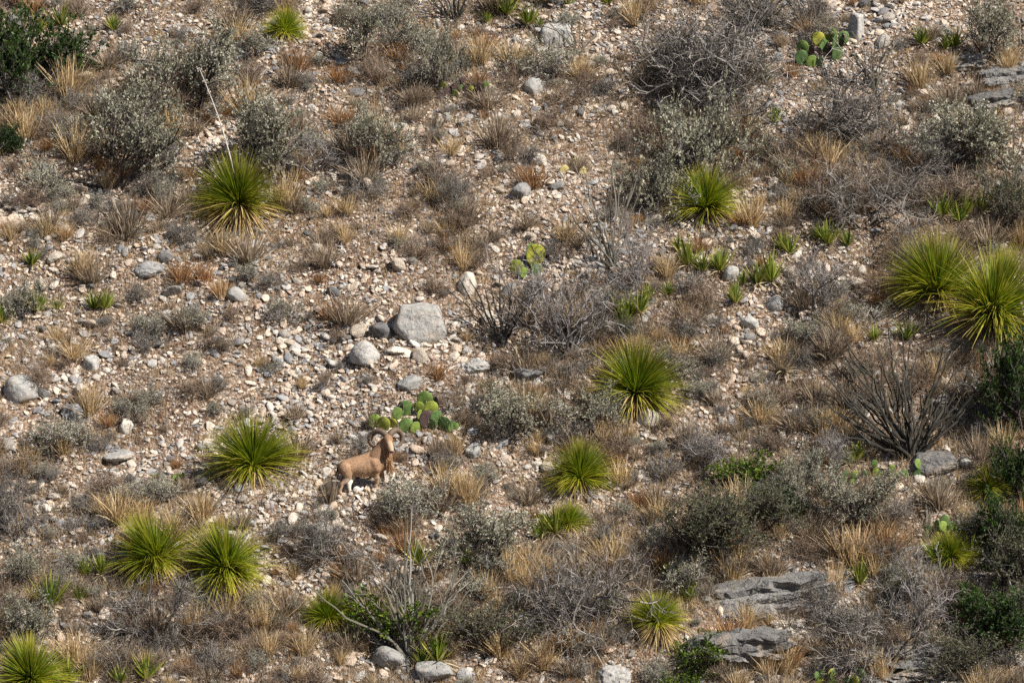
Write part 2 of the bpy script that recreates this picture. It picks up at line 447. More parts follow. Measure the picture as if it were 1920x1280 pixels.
def make_rubble():
    b = MB()
    for count, sub, smin, smax, pw, nproto in ((49000, 0, .022, .098, 1.3, 24), (5000, 1, .065, .16, 1.9, 24)):
        protos = [rock_shape(rng, sub + 1, 6, 0, (1, rng.uniform(.45, .95), rng.uniform(.28, .62)), 40) if sub else None for _ in range(nproto)]
        if not sub:
            v0, f0 = ico(1)
            protos = [(v0 * rng.uniform(.55, 1.2, (len(v0), 1)) * np.array([1, rng.uniform(.45, .95), rng.uniform(.3, .65)]), f0) for _ in range(nproto)]
        x, y, z = slope_points(rng, int(count * 1.9))
        clump = .5 + .5 * vnoise(x / 1.6, y / 1.1, 21)
        keep = rng.random(len(x)) < np.clip(1.15 - .85 * veg(x, y, z), .15, 1) * (.35 + .85 * clump) * np.clip(1.1 - .35 * vnoise((x * .9 + y * .44) / 3.2, (y * .9 - x * .44) / 1.1, 41), .5, 1.3)
        x, y, z = x[keep][:count], y[keep][:count], z[keep][:count]; n = len(x)
        coarse = vnoise(x / 2.4 + 7, y / 1.5, 61) + .5 * vnoise(x / .8, y / .8, 62)
        s = smin + (smax - smin) * rng.random(n) ** (pw * np.exp2(-.7 * coarse))
        s *= np.clip(.92 + .25 * coarse, .6, 1.2)
        Mx = quat_mats(rng, n)
        ya = rng.uniform(0, 2 * math.pi, n); ta, tb = rng.normal(size=(2, n)) * .32; cy, sy = np.cos(ya), np.sin(ya); o0, i1 = np.zeros(n), np.ones(n)
        Rz = np.stack([np.stack([cy, -sy, o0], -1), np.stack([sy, cy, o0], -1), np.stack([o0, o0, i1], -1)], -2)
        Tl = np.stack([np.stack([i1, o0, o0], -1), np.stack([o0, i1, o0], -1), np.stack([ta, tb, i1], -1)], -2)
        Mx = np.where((rng.random(n) < .25)[:, None, None], Mx, Tl @ Rz)
        # let stones lie mostly flat: squash the rotated stone along the slope normal
        pid = rng.integers(0, nproto, n)
        area = .5 + .5 * vnoise(x / 2.2, y / 2.2, 31)
        tint = np.clip(rng.random(n) * .85 + .36 * area - .10, 0, 1)
        for k in range(nproto):
            m = pid == k; v, f = protos[k]; kk = m.sum()
            if not kk: continue
            W = np.einsum('nij,vj->nvi', Mx[m], v) * s[m][:, None, None]
            W[..., 2] *= .8
            W[..., 2] += W[..., 1] * SLOPE * .55
            W += np.stack([x[m], y[m], z[m] + s[m] * .28], -1)[:, None]
            F = f[None] + (np.arange(kk) * len(v))[:, None, None]
            b.add(W, t=F, tint=np.repeat(tint[m], len(v)))
    o = link('rubble', b.mesh('rubble', M['rubble'], False))
    tag(o, 'pale pinkish and grey limestone rubble strewn over the whole slope', 'rubble', kind='stuff')
make_rubble()

def boulder(px, py, w, h, label, phrase=None, mat='boulder', seed=1, cat='boulder', name='boulder', planes=10, rough=.07, depth=.9, roll=0, embed=.25, yaw=0, soft=14, block=None):
    """a rock whose foot is at photo point (px, py), about w wide and h tall there"""
    r = np.random.default_rng(seed); p = ground(px, py); k = mpp(p)
    v, f = rock_shape(r, 5 if w > 55 else 4, planes, rough, (1, 1, 1), soft, block)
    v = v / (v.max(0) - v.min(0)) * np.array([w * k, w * k * depth, h * k * (1 + embed)])
    v[:, 2] += h * k * (1 + embed) * .5 - h * k * embed - (v.max(0) + v.min(0))[2] * .5
    v[:, 1] += v[:, 1].max() * .6
    c, s_ = math.cos(roll), math.sin(roll)
    v = np.stack([v[:, 0] * c - v[:, 2] * s_, v[:, 1], v[:, 0] * s_ + v[:, 2] * c], -1)
    b = MB(); b.add(v, t=f)
    o = link(name, b.mesh(name, M[mat], True)); o.location = p; o.rotation_euler.z = yaw
    tag(o, label, cat)
    if phrase: landmark(p, phrase)
    KEEP.append((px - w / 2, py - h, px + w / 2, py + 4))
    return o

boulder(785, 634, 108, 62, 'large flat-topped grey limestone boulder, the biggest one, on open rubble', 'biggest grey boulder', seed=11, rough=.05, soft=24, block='block')
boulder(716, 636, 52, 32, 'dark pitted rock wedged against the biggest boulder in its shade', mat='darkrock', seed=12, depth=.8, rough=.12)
boulder(689, 682, 60, 42, 'rounded pale grey boulder just downhill of the biggest boulder', 'rounded pale boulder', seed=13, rough=.05)
boulder(745, 662, 44, 12, 'low flat pale slab between the two grey boulders', mat='palerock', seed=14)
boulder(1216, 798, 48, 32, 'white-topped rounded rock at the foot of a sotol', 'white-topped rock', mat='palerock', seed=15, rough=.05)
boulder(38, 752, 66, 48, 'broad smooth grey boulder low in the ground among straw tufts', 'broad smooth boulder', mat='boulder', seed=16, rough=.04)
boulder(80, 748, 28, 22, 'small dark rock touching the broad smooth boulder', mat='darkrock', seed=17)
boulder(1606, 72, 36, 48, 'upright grey block standing on end above a prickly pear', 'upright grey block', seed=18, soft=40, roll=-.05, rough=.03, depth=.9, block='pillar')
boulder(1046, 82, 62, 38, 'smooth broad grey slab beside a bare ocotillo high on the slope', 'broad grey slab', seed=19, rough=.04, block='slab')
boulder(1000, 178, 40, 32, 'pale grey angular boulder in white rubble below a grey bush', 'pale angular boulder', seed=20)
boulder(878, 552, 36, 42, 'tan upright rock beside a thin bare ocotillo', 'tan upright rock', mat='palerock', seed=21)
boulder(440, 566, 46, 28, 'pale grey wedge-shaped rock with a dark shaded side', 'wedge-shaped rock', seed=22, planes=7)
boulder(135, 790, 46, 34, 'black-pitted rough rock like a sponge', 'black-pitted rock', mat='darkrock', seed=23, rough=.15)
boulder(236, 815, 28, 30, 'small pointed two-toned rock, white with a dark side', 'pointed two-toned rock', mat='palerock', seed=24, planes=6)
boulder(172, 694, 36, 28, 'smooth grey rock beside a grey bush on the rubble', 'smooth grey rock', seed=25)
boulder(1752, 884, 104, 36, 'wide smooth grey slab at the foot of the big bare ocotillo', 'wide smooth slab', mat='ledge', seed=26, rough=.035, block='block')
boulder(1815, 878, 40, 22, 'angular grey rock next to the wide smooth slab', seed=27)
boulder(1150, 1288, 70, 38, 'pale craggy boulder in dry brown brush low on the slope', 'pale craggy boulder', mat='boulder', seed=28, rough=.1)
boulder(728, 1258, 62, 46, 'smooth rounded tan-grey boulder behind a dark ocotillo base', 'rounded tan-grey boulder', seed=29, rough=.04)
boulder(815, 1278, 72, 36, 'sloping tan-grey boulder under a small yellow agave', seed=30, rough=.04)
boulder(1405, 618, 36, 26, 'bluish grey angular rock on open ground above dry brush', 'bluish angular rock', seed=31, planes=7)
boulder(1455, 582, 34, 28, 'rounded grey rock beside a pale grey bush and small agaves', seed=32)
boulder(1372, 528, 30, 30, 'small mauve-grey rock between clumps of agave', seed=33)
boulder(1622, 238, 36, 28, 'smooth pale rock below a bare dark thorn shrub', seed=34, mat='palerock')
boulder(885, 860, 34, 30, 'blue-grey rock beside the sheep\'s chest', seed=35)
boulder(213, 862, 70, 18, 'flat greenish grey slab level with the ground', seed=36, depth=1.2)
boulder(90, 958, 34, 14, 'flat pale paving-like slab beside a dark bush', seed=37, mat='palerock')
boulder(1010, 312, 38, 26, 'cream-white rounded rock above orange dry grass', 'cream-white rock', seed=38, mat='palerock')
boulder(890, 700, 60, 26, 'low white-grey outcrop of broken rock', seed=39, rough=.14)
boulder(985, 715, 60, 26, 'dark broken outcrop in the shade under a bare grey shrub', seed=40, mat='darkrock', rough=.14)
boulder(280, 520, 60, 30, 'dark grey outcrop in front of rust-coloured grass', seed=41, mat='darkrock', rough=.12)
boulder(770, 730, 48, 26, 'grey split rock below the biggest boulder', seed=42)
boulder(665, 180, 36, 16, 'dark grey flat stone in upper rubble', seed=43, mat='darkrock')
boulder(405, 110, 34, 20, 'dark grey squarish rock on bright rubble', seed=44)
boulder(975, 372, 46, 30, 'mottled black and white rock lump', seed=45, mat='darkrock', rough=.14)
# long ledges
def ledge(px, py, w, h, label, seed, roll, phrase=None, mat='ledge', depth=.55, block='slab'):
    """bedded outcrop: irregular beds of rock stacked and stepped, each bed a part"""
    r = np.random.default_rng(seed); p = ground(px, py); k = mpp(p); o = empty('rock_ledge', p); o.rotation_euler.y = -roll
    nb = 3 if h > 30 else 2; W, H, D = w * k, h * k * 1.12, max(w * k * depth * .8, .5); z = -.22 * H
    for j in range(nb):
        th = H * 1.2 / nb * r.uniform(.75, 1.25); na = 72; a = np.linspace(0, 2 * math.pi, na, endpoint=False)
        sx = W / 2 * r.uniform(.82, 1.02); back = (.28 * j if block == 'slab' else (.16 if j == 0 else -.02))
        e = 3.2; rad = (np.abs(np.cos(a)) ** e + np.abs(np.sin(a)) ** e) ** (-1 / e)
        sd = int(r.integers(0, 999)); V = []; prof = [(0.0, .93), (.12, 1.0), (.45, .97), (.55, .92), (.62, .99), (.9, 1.0), (1.0, .95), (1.03, .6), (1.05, .0)]
        for (t, f) in prof:
            nz = vnoise(np.cos(a) * 3 + 9 + t * 1.5, np.sin(a) * 3 + sd + t, sd) * .30 + vnoise(np.cos(a) * 9 + t * 7, np.sin(a) * 9 + sd, sd + 1) * .14
            q = rad * f * (1 + nz)
            x = np.cos(a) * q * sx + r.uniform(-.03, .03) * W * 0; y = np.sin(a) * q * D / 2 + back * D + D * .25
            zz = z + t * th + .28 * th * vnoise(x * 3.5, y * 3.5 + sd, sd + 2) + .12 * th * vnoise(x * 11, y * 11 + sd, sd + 3) + (.35 * y if t > .8 else 0) * .5
            V.append(np.stack([x, y, zz], -1))
        V = np.array(V); idx = np.arange(V.shape[0] * na).reshape(V.shape[0], na); nx = np.roll(idx, -1, 1)
        b = MB(); b.add(V, np.stack([idx[:-1], nx[:-1], nx[1:], idx[1:]], -1)); link('rock_bed', b.mesh('rock_bed', M[mat]), o)
        z += th * .92
    tag(o, label, 'rock ledge')
    if phrase: landmark(p, phrase)
    KEEP.append((px - w * .22, py - h, px + w * .22, py - h * .35))
    return o
ledge(1440, 1160, 235, 62, 'long sloping grey limestone ledge with a bare top, half grown over', 51, .16, 'long sloping ledge', depth=.26)
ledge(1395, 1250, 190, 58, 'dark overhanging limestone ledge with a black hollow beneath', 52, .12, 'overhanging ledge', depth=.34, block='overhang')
ledge(1800, 1078, 170, 42, 'grey limestone ledge under a yellow-green agave clump', 53, .08, 'ledge under agaves')
ledge(1690, 1265, 220, 42, 'low broken ledge of grey limestone near the slope foot', 54, .04)
ledge(1895, 160, 100, 26, 'stepped pale grey ledge high on the slope', 55, .15, 'stepped pale ledge')
ledge(1862, 205, 110, 20, 'thin tan ledge slab just below the stepped ledge', 56, .18)
ledge(1815, 128, 70, 16, 'thin grey shelf of rock above the stepped ledge', 57, .12)
ledge(1480, 1190, 70, 22, 'row of pale broken blocks along the top of the overhanging ledge', 58, .05, mat='palerock')

# ------------------------------------------------------------------ plants: generic twig growth
def grow(rng, base, dirs, length, n, wander, droop=0.0, curl=None):
    """K polylines of n points"""
    K = len(base); P = np.zeros((K, n, 3)); P[:, 0] = base; d = unit(np.asarray(dirs, float)); st = (np.asarray(length) / (n - 1))[:, None]
    for i in range(1, n):
        d = unit(d + rng.normal(size=(K, 3)) * wander + np.array([0, 0, -droop]))
        P[:, i] = P[:, i - 1] + d * st
    return P
def branch_from(rng, P, k, tmin=.25, tmax=1.0, out=.8, up=.25):
    K, n, _ = P.shape; i = rng.integers(0, K, k); t = rng.uniform(tmin, tmax, k) * (n - 1.001)
    a = t.astype(int); f = (t - a)[:, None]
    base = P[i, a] * (1 - f) + P[i, a + 1] * f; tan = unit(P[i, a + 1] - P[i, a])
    d = unit(tan * .8 + rng.normal(size=(k, 3)) * out * .6 + np.array([0, 0, up]))
    return base, d, t / (n - 1)
def rand_leaves(rng, b, C, size, aspect=.5, mat=0, dirs=None, tint=None):
    k = len(C); d = unit(rng.normal(size=(k, 3)) + np.array([0, 0, .5])) if dirs is None else dirs
    side = unit(np.cross(d, rng.normal(size=(k, 3)))); L = size * rng.uniform(.6, 1.3, k)[:, None]
    V = np.stack([C, C + d * L * .55 + side * L * aspect * .5, C + d * L, C + d * L * .45 - side * L * aspect * .5], 1)
    b.add(V, np.arange(k * 4).reshape(k, 4), tint=np.repeat(rng.random(k) if tint is None else tint, 4), mat=mat)

def shrub_mesh(seed, name, twig, leaf=None, stems=14, n1=120, n2=500, n3=0, leaves=0, leaf_size=.03, lean=.9, height=1.0, spread=1.0, thick=.018, leaf_aspect=.5, wander=.16, up=.25, twig_r=.0045, tmin=.25, clump=True):
    """bush about 1 m tall and `spread` m across; returns (stem mesh, leaf mesh or None)"""
    r = np.random.default_rng(seed); b = MB()
    lobes = r.uniform(0, 2 * math.pi, 4); lobe_len = r.uniform(.55, 1.1, 4); li = r.integers(0, 4, stems)
    az = lobes[li] + r.normal(size=stems) * .5; ln = r.uniform(.1, 1.15, stems) ** .8 * lean
    d = np.stack([np.cos(az) * ln, np.sin(az) * ln, np.ones(stems)], -1)
    base = np.stack([np.cos(az), np.sin(az), np.zeros(stems)], -1) * r.uniform(0, .08, (stems, 1)) - np.array([0, 0, .05])
    L0 = r.uniform(.5, 1.0, stems) * height * .85 * lobe_len[li]
    P0 = grow(r, base, d, L0, 7, wander)
    b.tubes(P0, np.linspace(1, .35, 7)[None] * thick * r.uniform(.6, 1.1, (stems, 1)), 4, r.random(stems))
    bs, dr, t = branch_from(r, P0, n1, tmin, 1, .9, up)
    P1 = grow(r, bs, dr, r.uniform(.25, .5, n1) * height * (1.15 - .5 * t), 5, wander)
    b.tubes(P1, np.linspace(1, .4, 5)[None] * thick * .42, 3, r.random(n1))
    last = P1
    if n2:
        bs, dr, t = branch_from(r, P1, n2, .2, 1, 1.1, up)
        P2 = grow(r, bs, dr, r.uniform(.10, .24, n2) * height, 4, wander * 1.2)
        b.tubes(P2, np.linspace(1, .5, 4)[None] * twig_r, 3, r.random(n2)); last = P2
    if n3:
        bs, dr, t = branch_from(r, P2, n3, .2, 1, 1.2, up)
        P3 = grow(r, bs, dr, r.uniform(.05, .13, n3) * height, 3, wander * 1.3)
        side = unit(np.cross(P3[:, -1] - P3[:, 0], r.normal(size=(n3, 3))))
        b.ribbons(P3, np.linspace(1, .5, 3)[None] * twig_r * .9, side, tint=r.random(n3)); last = P3
    lm = None
    if leaves:
        lb = MB(); bs, dr, t = branch_from(r, last, leaves, .25, 1, 1.2, .3)
        tone = np.clip(.5 + .35 * vnoise(bs[:, 0] * 8 + 9, bs[:, 2] * 8 + bs[:, 1] * 8, seed) + r.normal(size=leaves) * .2, 0, 1)
        rand_leaves(r, lb, bs, leaf_size, leaf_aspect, dirs=dr, tint=tone)
        lm = lb.mesh(name + '_foliage', leaf)
    return b.mesh(name + '_stems', twig), lm

PROTO = {}
def protos(kind, builder, n): PROTO[kind] = [builder(i) for i in range(n)]
protos('sage', lambda i: shrub_mesh(100 + i, 'sage', M['twigdark'], M['sage'], 9, 75, 480, 0, 7500, .026, 1.05, thick=.016, twig_r=.0026, leaf_aspect=.55, tmin=.4, wander=.2), 5)
protos('sagesmall', lambda i: shrub_mesh(120 + i, 'sage_small', M['twig'], M['sage'], 12, 70, 320, 0, 3400, .034, 1.1, thick=.014, twig_r=.004, leaf_aspect=.55), 4)
protos('dull', lambda i: shrub_mesh(140 + i, 'dull', M['twigdark'], M['sagedark'], 12, 120, 620, 0, 8000, .022, 1.0, thick=.013, twig_r=.0025, leaf_aspect=.55), 2)
protos('thorn', lambda i: shrub_mesh(160 + i, 'thorn', M['twigmauve'], M['sagedark'], 9, 85, 560, 2300, 1300, .016, 1.05, thick=.016, wander=.28, twig_r=.0024, up=.15), 5)
protos('bare', lambda i: shrub_mesh(180 + i, 'bare', M['twig'], None, 7, 55, 340, 850, 0, .02, .8, thick=.015, wander=.22, twig_r=.0026), 4)
protos('ever', lambda i: shrub_mesh(200 + i, 'evergreen', M['twigdark'], M['ever'], 10, 120, 800, 0, 17000, .032, .9, thick=.02, twig_r=.003), 2)
protos('bright', lambda i: shrub_mesh(220 + i, 'bright', M['twigdark'], M['bright'], 12, 90, 380, 0, 4800, .045, 1.1, thick=.016, leaf_aspect=.6, twig_r=.003), 2)
protos('brown', lambda i: shrub_mesh(240 + i, 'brown', M['twigbrown'], None, 22, 110, 620, 0, 0, 0, 1.15, thick=.009, twig_r=.0042, wander=.2, tmin=.15), 6)
protos('grey', lambda i: shrub_mesh(260 + i, 'greybush', M['twigmauve'], M['sage'], 16, 100, 560, 0, 700, .028, 1.15, thick=.011, twig_r=.0042, wander=.22, tmin=.15), 6)
def mesh_size(me):
    n = len(me.vertices); a = np.empty(n * 3, np.float32); me.vertices.foreach_get('co', a); a = a.reshape(-1, 3)
    lo, hi = np.percentile(a, 1.5, 0), np.percentile(a, 98.5, 0); return hi[0] - lo[0], hi[1] - lo[1], hi[2]
SIZE = {}
def psize(kind, i):
    if (kind, i) not in SIZE:
        e = PROTO[kind][i]; s = [mesh_size(m) for m in (e if isinstance(e, tuple) else (e,)) if m is not None]
        SIZE[(kind, i)] = tuple(max(q[j] for q in s) for j in range(3))
    return SIZE[(kind, i)]

def put_shrub(kind, name, p, w, h, rz, label, cat, group=None, i=0, tilt=(0, 0)):
    """w, h in metres"""
    i %= len(PROTO[kind]); sm, lm = PROTO[kind][i]; s = psize(kind, i)
    if lm is not None:
        o = empty(name, p); link('stems', sm, o); link('foliage', lm, o)
    else:
        o = link(name, sm); o.location = p
    sx = w / (.5 * (s[0] + s[1])); o.scale = (sx, sx, h / s[2]); o.rotation_euler = (tilt[0], tilt[1], rz)
    return tag(o, label, cat, group)

srng = np.random.default_rng(77)
def shrub_px(kind, px, py, w, h, label, name, cat, phrase=None, group=None):
    p = ground(px, py); k = mpp(p); p = p.copy(); p[2] = float(terrain(p[0], p[1]))
    o = put_shrub(kind, name, p, w * k * 1.04, h * k * 1.0, srng.uniform(0, 6.28), label, cat, group, int(srng.integers(0, 9)))
    if phrase: landmark(p, phrase)
    return o
S = lambda *a, **k: shrub_px(a[0], a[1], a[2], a[3], a[4], a[5], 'sage_shrub' if a[0] in ('sage', 'sagesmall', 'dull') else 'thorn_shrub' if a[0] in ('thorn', 'bare') else 'evergreen_shrub', 'shrub', a[6] if len(a) > 6 else None)
# grey-green leafy shrubs: kind, foot x, foot y, width, height
S('sage', 215, 350, 235, 195, 'large grey-green shrub with a black hollow of twigs under it', 'large hollow shrub')
S('sage', 360, 210, 190, 165, 'grey-green shrub behind the tip of the sotol stalk', 'shrub behind the stalk tip')
S('sage', 545, 325, 150, 150, 'open grey-green shrub behind the sotol with a flower stalk')
S('sage', 690, 105, 160, 95, 'pale grey-green shrub high on the slope above white rubble')
S('sage', 830, 165, 95, 120, 'silvery shrub above a purplish prickly pear')
S('sagesmall', 1020, 150, 125, 78, 'low silvery mound of twigs above the pale angular boulder')
S('sage', 1335, 345, 215, 170, 'broad pale grey-green shrub behind a bright green sotol', 'broad pale shrub')
S('sage', 1240, 400, 120, 110, 'dull grey-green shrub with a dark base beside that broad shrub')
S('sage', 690, 305, 120, 110, 'grey leafy shrub with reddish grass at its foot')
S('sage', 1765, 325, 180, 130, 'rounded grey shrub on the slope above dark brush')
S('sage', 1855, 110, 110, 130, 'grey-green shrub next to small agaves near the stepped ledge')
S('sage', 945, 815, 180, 95, 'silver-grey leafy mound uphill of the arching dead branches', 'silver-grey mound')
S('sage', 1135, 800, 110, 85, 'grey twiggy bush growing over the front of a sotol')
S('sage', 905, 1050, 190, 105, 'pale silvery bush with a sotol beside it, low on the slope', 'pale silvery bush')
S('sagesmall', 770, 985, 120, 95, 'speckled silver bush downhill of the sheep')
S('sagesmall', 745, 968, 95, 52, 'small silver bush hiding the sheep\'s front hooves')
S('dull', 1290, 1035, 180, 130, 'dark grey-green shrub with a shaded heart')
S('dull', 1440, 985, 120, 90, 'dull green bushy shrub between two grey shrubs', 'dull green shrub')
S('sage', 1495, 955, 90, 120, 'upright dark grey shrub beside bright green leaves')
S('sage', 1605, 975, 170, 110, 'frosted grey shrub above tall straw grass', 'frosted grey shrub')
S('dull', 1885, 440, 120, 130, 'dark grey-green shrub uphill of the twin sotols')
S('sage', 35, 1215, 120, 110, 'silver-green bush above a sotol at the slope foot')
S('sage', 60, 1100, 110, 80, 'silver mound beside a small green agave')
S('sagesmall', 270, 630, 70, 50, 'small pale silver bush on white rubble')
S('sagesmall', 120, 850, 110, 80, 'low pale silver bush on left rubble'.replace(' on left rubble', ' below the pointed two-toned rock'))
S('sagesmall', 465, 530, 50, 45, 'pale mint-grey little bush on white stones')
S('sagesmall', 1285, 1115, 90, 80, 'small grey-green bush uphill of the long sloping ledge')
S('sagesmall', 40, 600, 90, 80, 'grey twiggy bush beside three small agaves')
S('sagesmall', 1425, 770, 60, 40, 'small mint-grey bush below a dead golden agave')
S('sagesmall', 75, 370, 90, 70, 'dark grey-green bush below the large hollow shrub')
S('sagesmall', 480, 100, 80, 50, 'low grey shrub above pale rubble near the slope top')
# bare dark or grey thorn shrubs
S('thorn', 1265, 205, 270, 185, 'large black-twigged thorn shrub, the darkest one on the upper slope', 'large black thorn shrub')
S('thorn', 1340, 190, 150, 130, 'dark thorn bush joined to the large black thorn shrub')
S('thorn', 1562, 290, 220, 175, 'dark bare shrub shaped like a small spreading tree', 'tree-like bare shrub')
S('thorn', 1620, 420, 260, 120, 'wide mauve-grey thicket of bare twigs', 'mauve-grey thicket')
S('thorn', 1740, 345, 130, 100, 'bare dark bush beside the rounded grey shrub')
S('bare', 1525, 580, 125, 110, 'pale ash-grey globe of bare twigs', 'ash-grey twig globe')
S('bare', 1080, 670, 180, 190, 'leafless ash-grey little tree with a forked trunk', 'leafless forked tree')
S('bare', 1205, 545, 110, 140, 'bare grey brush between the ocotillo and small agaves')
S('thorn', 1075, 1190, 250, 175, 'big round mauve-brown twiggy bush low on the slope', 'big round mauve bush')
S('thorn', 290, 1190, 210, 110, 'dark tangled brush under the twin sotols', 'dark tangled brush')
S('thorn', 25, 1000, 110, 120, 'dark purple-black bush beside pale slabs')
S('thorn', 850, 378, 88, 62, 'compact dark round bush on white rubble', 'compact dark bush')
S('thorn', 50, 210, 100, 80, 'dark twiggy bush at the foot of the dark evergreen')
S('bare', 1560, 872, 80, 70, 'thin bare twigs below the big ocotillo')
S('thorn', 1650, 1240, 220, 130, 'brown-grey twig thicket between limestone ledges')
S('thorn', 1550, 1170, 130, 90, 'grey bare brush growing over the long ledge')
S('bare', 1740, 1170, 150, 140, 'tangle of grey bare branches below a ledge')
S('thorn', 620, 1050, 150, 85, 'mauve-grey bush above the arching silver branches')
S('bare', 1320, 880, 110, 90, 'sparse grey brush uphill of bright green leaves')
S('bare', 590, 320, 110, 80, 'leaning tangle of grey twigs beside a grey shrub')
S('thorn', 1420, 55, 150, 70, 'dark brush around an ocotillo foot at the slope top')
S('thorn', 1510, 40, 90, 70, 'dark bush at the slope top beside pale rubble')
S('thorn', 500, 20, 110, 50, 'brown-black brush at the top of the rubble')
# greens
S('ever', 35, 205, 215, 180, 'dark green evergreen shrub, dense and blackish, near the slope top', 'dark evergreen')
S('ever', 105, 150, 80, 70, 'small dark evergreen bush beside the dense evergreen')
S('ever', 0, 285, 60, 50, 'low dark green sprig below the dense evergreen')
S('ever', 1922, 812, 125, 180, 'glossy dark evergreen bush beside the twin sotols', 'glossy evergreen')
S('ever', 1915, 930, 80, 110, 'dark evergreen bush over a grassy green clump')
S('dull', 1885, 1110, 140, 150, 'tall dark green brush behind yellow-green agaves', 'tall dark brush')
S('dull', 1865, 1275, 150, 95, 'blackish green brush at the slope foot')
S('bright', 715, 1215, 150, 100, 'bright green leafy bush behind the lower ocotillo', 'bright leafy bush')
S('dull', 925, 1235, 170, 110, 'olive green bush beside the bright leafy bush', 'olive bush')
S('bright', 1400, 905, 125, 56, 'low patch of bright glossy green leaves', 'bright leaf patch')
S('bright', 1310, 1250, 110, 65, 'green bushy sprig at the foot of the overhanging ledge')
S('bright', 1275, 1292, 90, 44, 'yellow-green sprig at the slope foot')
S('ever', 1890, 1080, 120, 150, 'tall blackish evergreen uphill of the long bare pale stalk')
S('ever', 1845, 1205, 130, 100, 'low blackish evergreen by the curled silver limb')
S('ever', 1440, 970, 90, 60, 'small fresh green shrub within dull grey-green ones')
S('dull', 1905, 1195, 130, 120, 'dark green brush downhill of the tall dark brush')
S('dull', 1350, 1005, 130, 95, 'dark grey-green shrub beside the dull green shrub')
S('dull', 1710, 1125, 90, 60, 'dull green sprig against the ledge under agaves')
S('dull', 1150, 640, 60, 50, 'small olive sprig beside the leafless forked tree')

# ------------------------------------------------------------------ sotols and agaves
def rosette(seed, n, L, W, th0, th1, droop, z0, mat, name, tint_lo=0, tint_hi=1, n_pts=5, fpow=.75):
    r = np.random.default_rng(seed); b = MB()
    az = np.arange(n) * 2.39996 + r.normal(size=n) * .25
    az = az + .45 * np.sin(az * 2 + r.uniform(0, 6)) + .25 * np.sin(az * 5 + r.uniform(0, 6))     # tufts and gaps
    f = (np.arange(n) + .5) / n
    th = th0 + (th1 - th0) * f ** fpow + r.normal(size=n) * (.12 if n > 100 else .06)
    d = np.stack([np.sin(th) * np.cos(az), np.sin(th) * np.sin(az), np.cos(th)], -1) + r.normal(size=(n, 3)) * (.05 if n > 100 else 0)
    base = d * .04 + np.array([0, 0, z0])
    ln = L * (r.uniform(.55, 1.12, n) ** .8)
    P = np.zeros((n, n_pts, 3)); P[:, 0] = base; dd = d.copy()
    for i in range(1, n_pts):
        dd = unit(dd + np.array([0, 0, -droop / n_pts]) * (r.uniform(.4, 1.6, n)[:, None]) * (np.hypot(dd[:, 0], dd[:, 1])[:, None] + .25))
        P[:, i] = P[:, i - 1] + dd * (ln / (n_pts - 1))[:, None]
    side = unit(np.cross(d, np.array([0, 0, 1.0]) + r.normal(size=(n, 3)) * .35))
    prof = np.interp(np.linspace(0, 1, n_pts), [0, .2, .6, 1], [1, .95, .75, .12])
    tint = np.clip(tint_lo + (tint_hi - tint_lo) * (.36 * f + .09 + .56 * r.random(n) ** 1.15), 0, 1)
    b.ribbons(P, prof[None] * W * r.uniform(.8, 1.15, (n, 1)), side, tint)
    return b.mesh(name, mat)
def sotol_proto(i):
    q = np.random.default_rng(3000 + i)
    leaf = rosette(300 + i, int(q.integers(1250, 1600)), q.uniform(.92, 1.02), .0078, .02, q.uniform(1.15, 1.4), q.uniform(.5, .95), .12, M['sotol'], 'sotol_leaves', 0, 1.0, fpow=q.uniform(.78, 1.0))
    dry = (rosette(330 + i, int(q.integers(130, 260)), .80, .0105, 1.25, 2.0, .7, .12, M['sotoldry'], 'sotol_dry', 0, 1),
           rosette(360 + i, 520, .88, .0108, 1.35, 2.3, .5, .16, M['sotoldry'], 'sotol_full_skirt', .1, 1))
    return leaf, dry
PROTO['sotol'] = [sotol_proto(i) for i in range(8)]
def trunk_mesh():
    b = MB(); P = np.array([[[0, 0, -.15], [0, 0, .0], [0, 0, .08], [0, 0, .16]]], float)
    b.tubes(P, np.array([[.12, .12, .10, .05]]), 9); return b.mesh('sotol_trunk', M['twigdark'])
TRUNK = trunk_mesh()
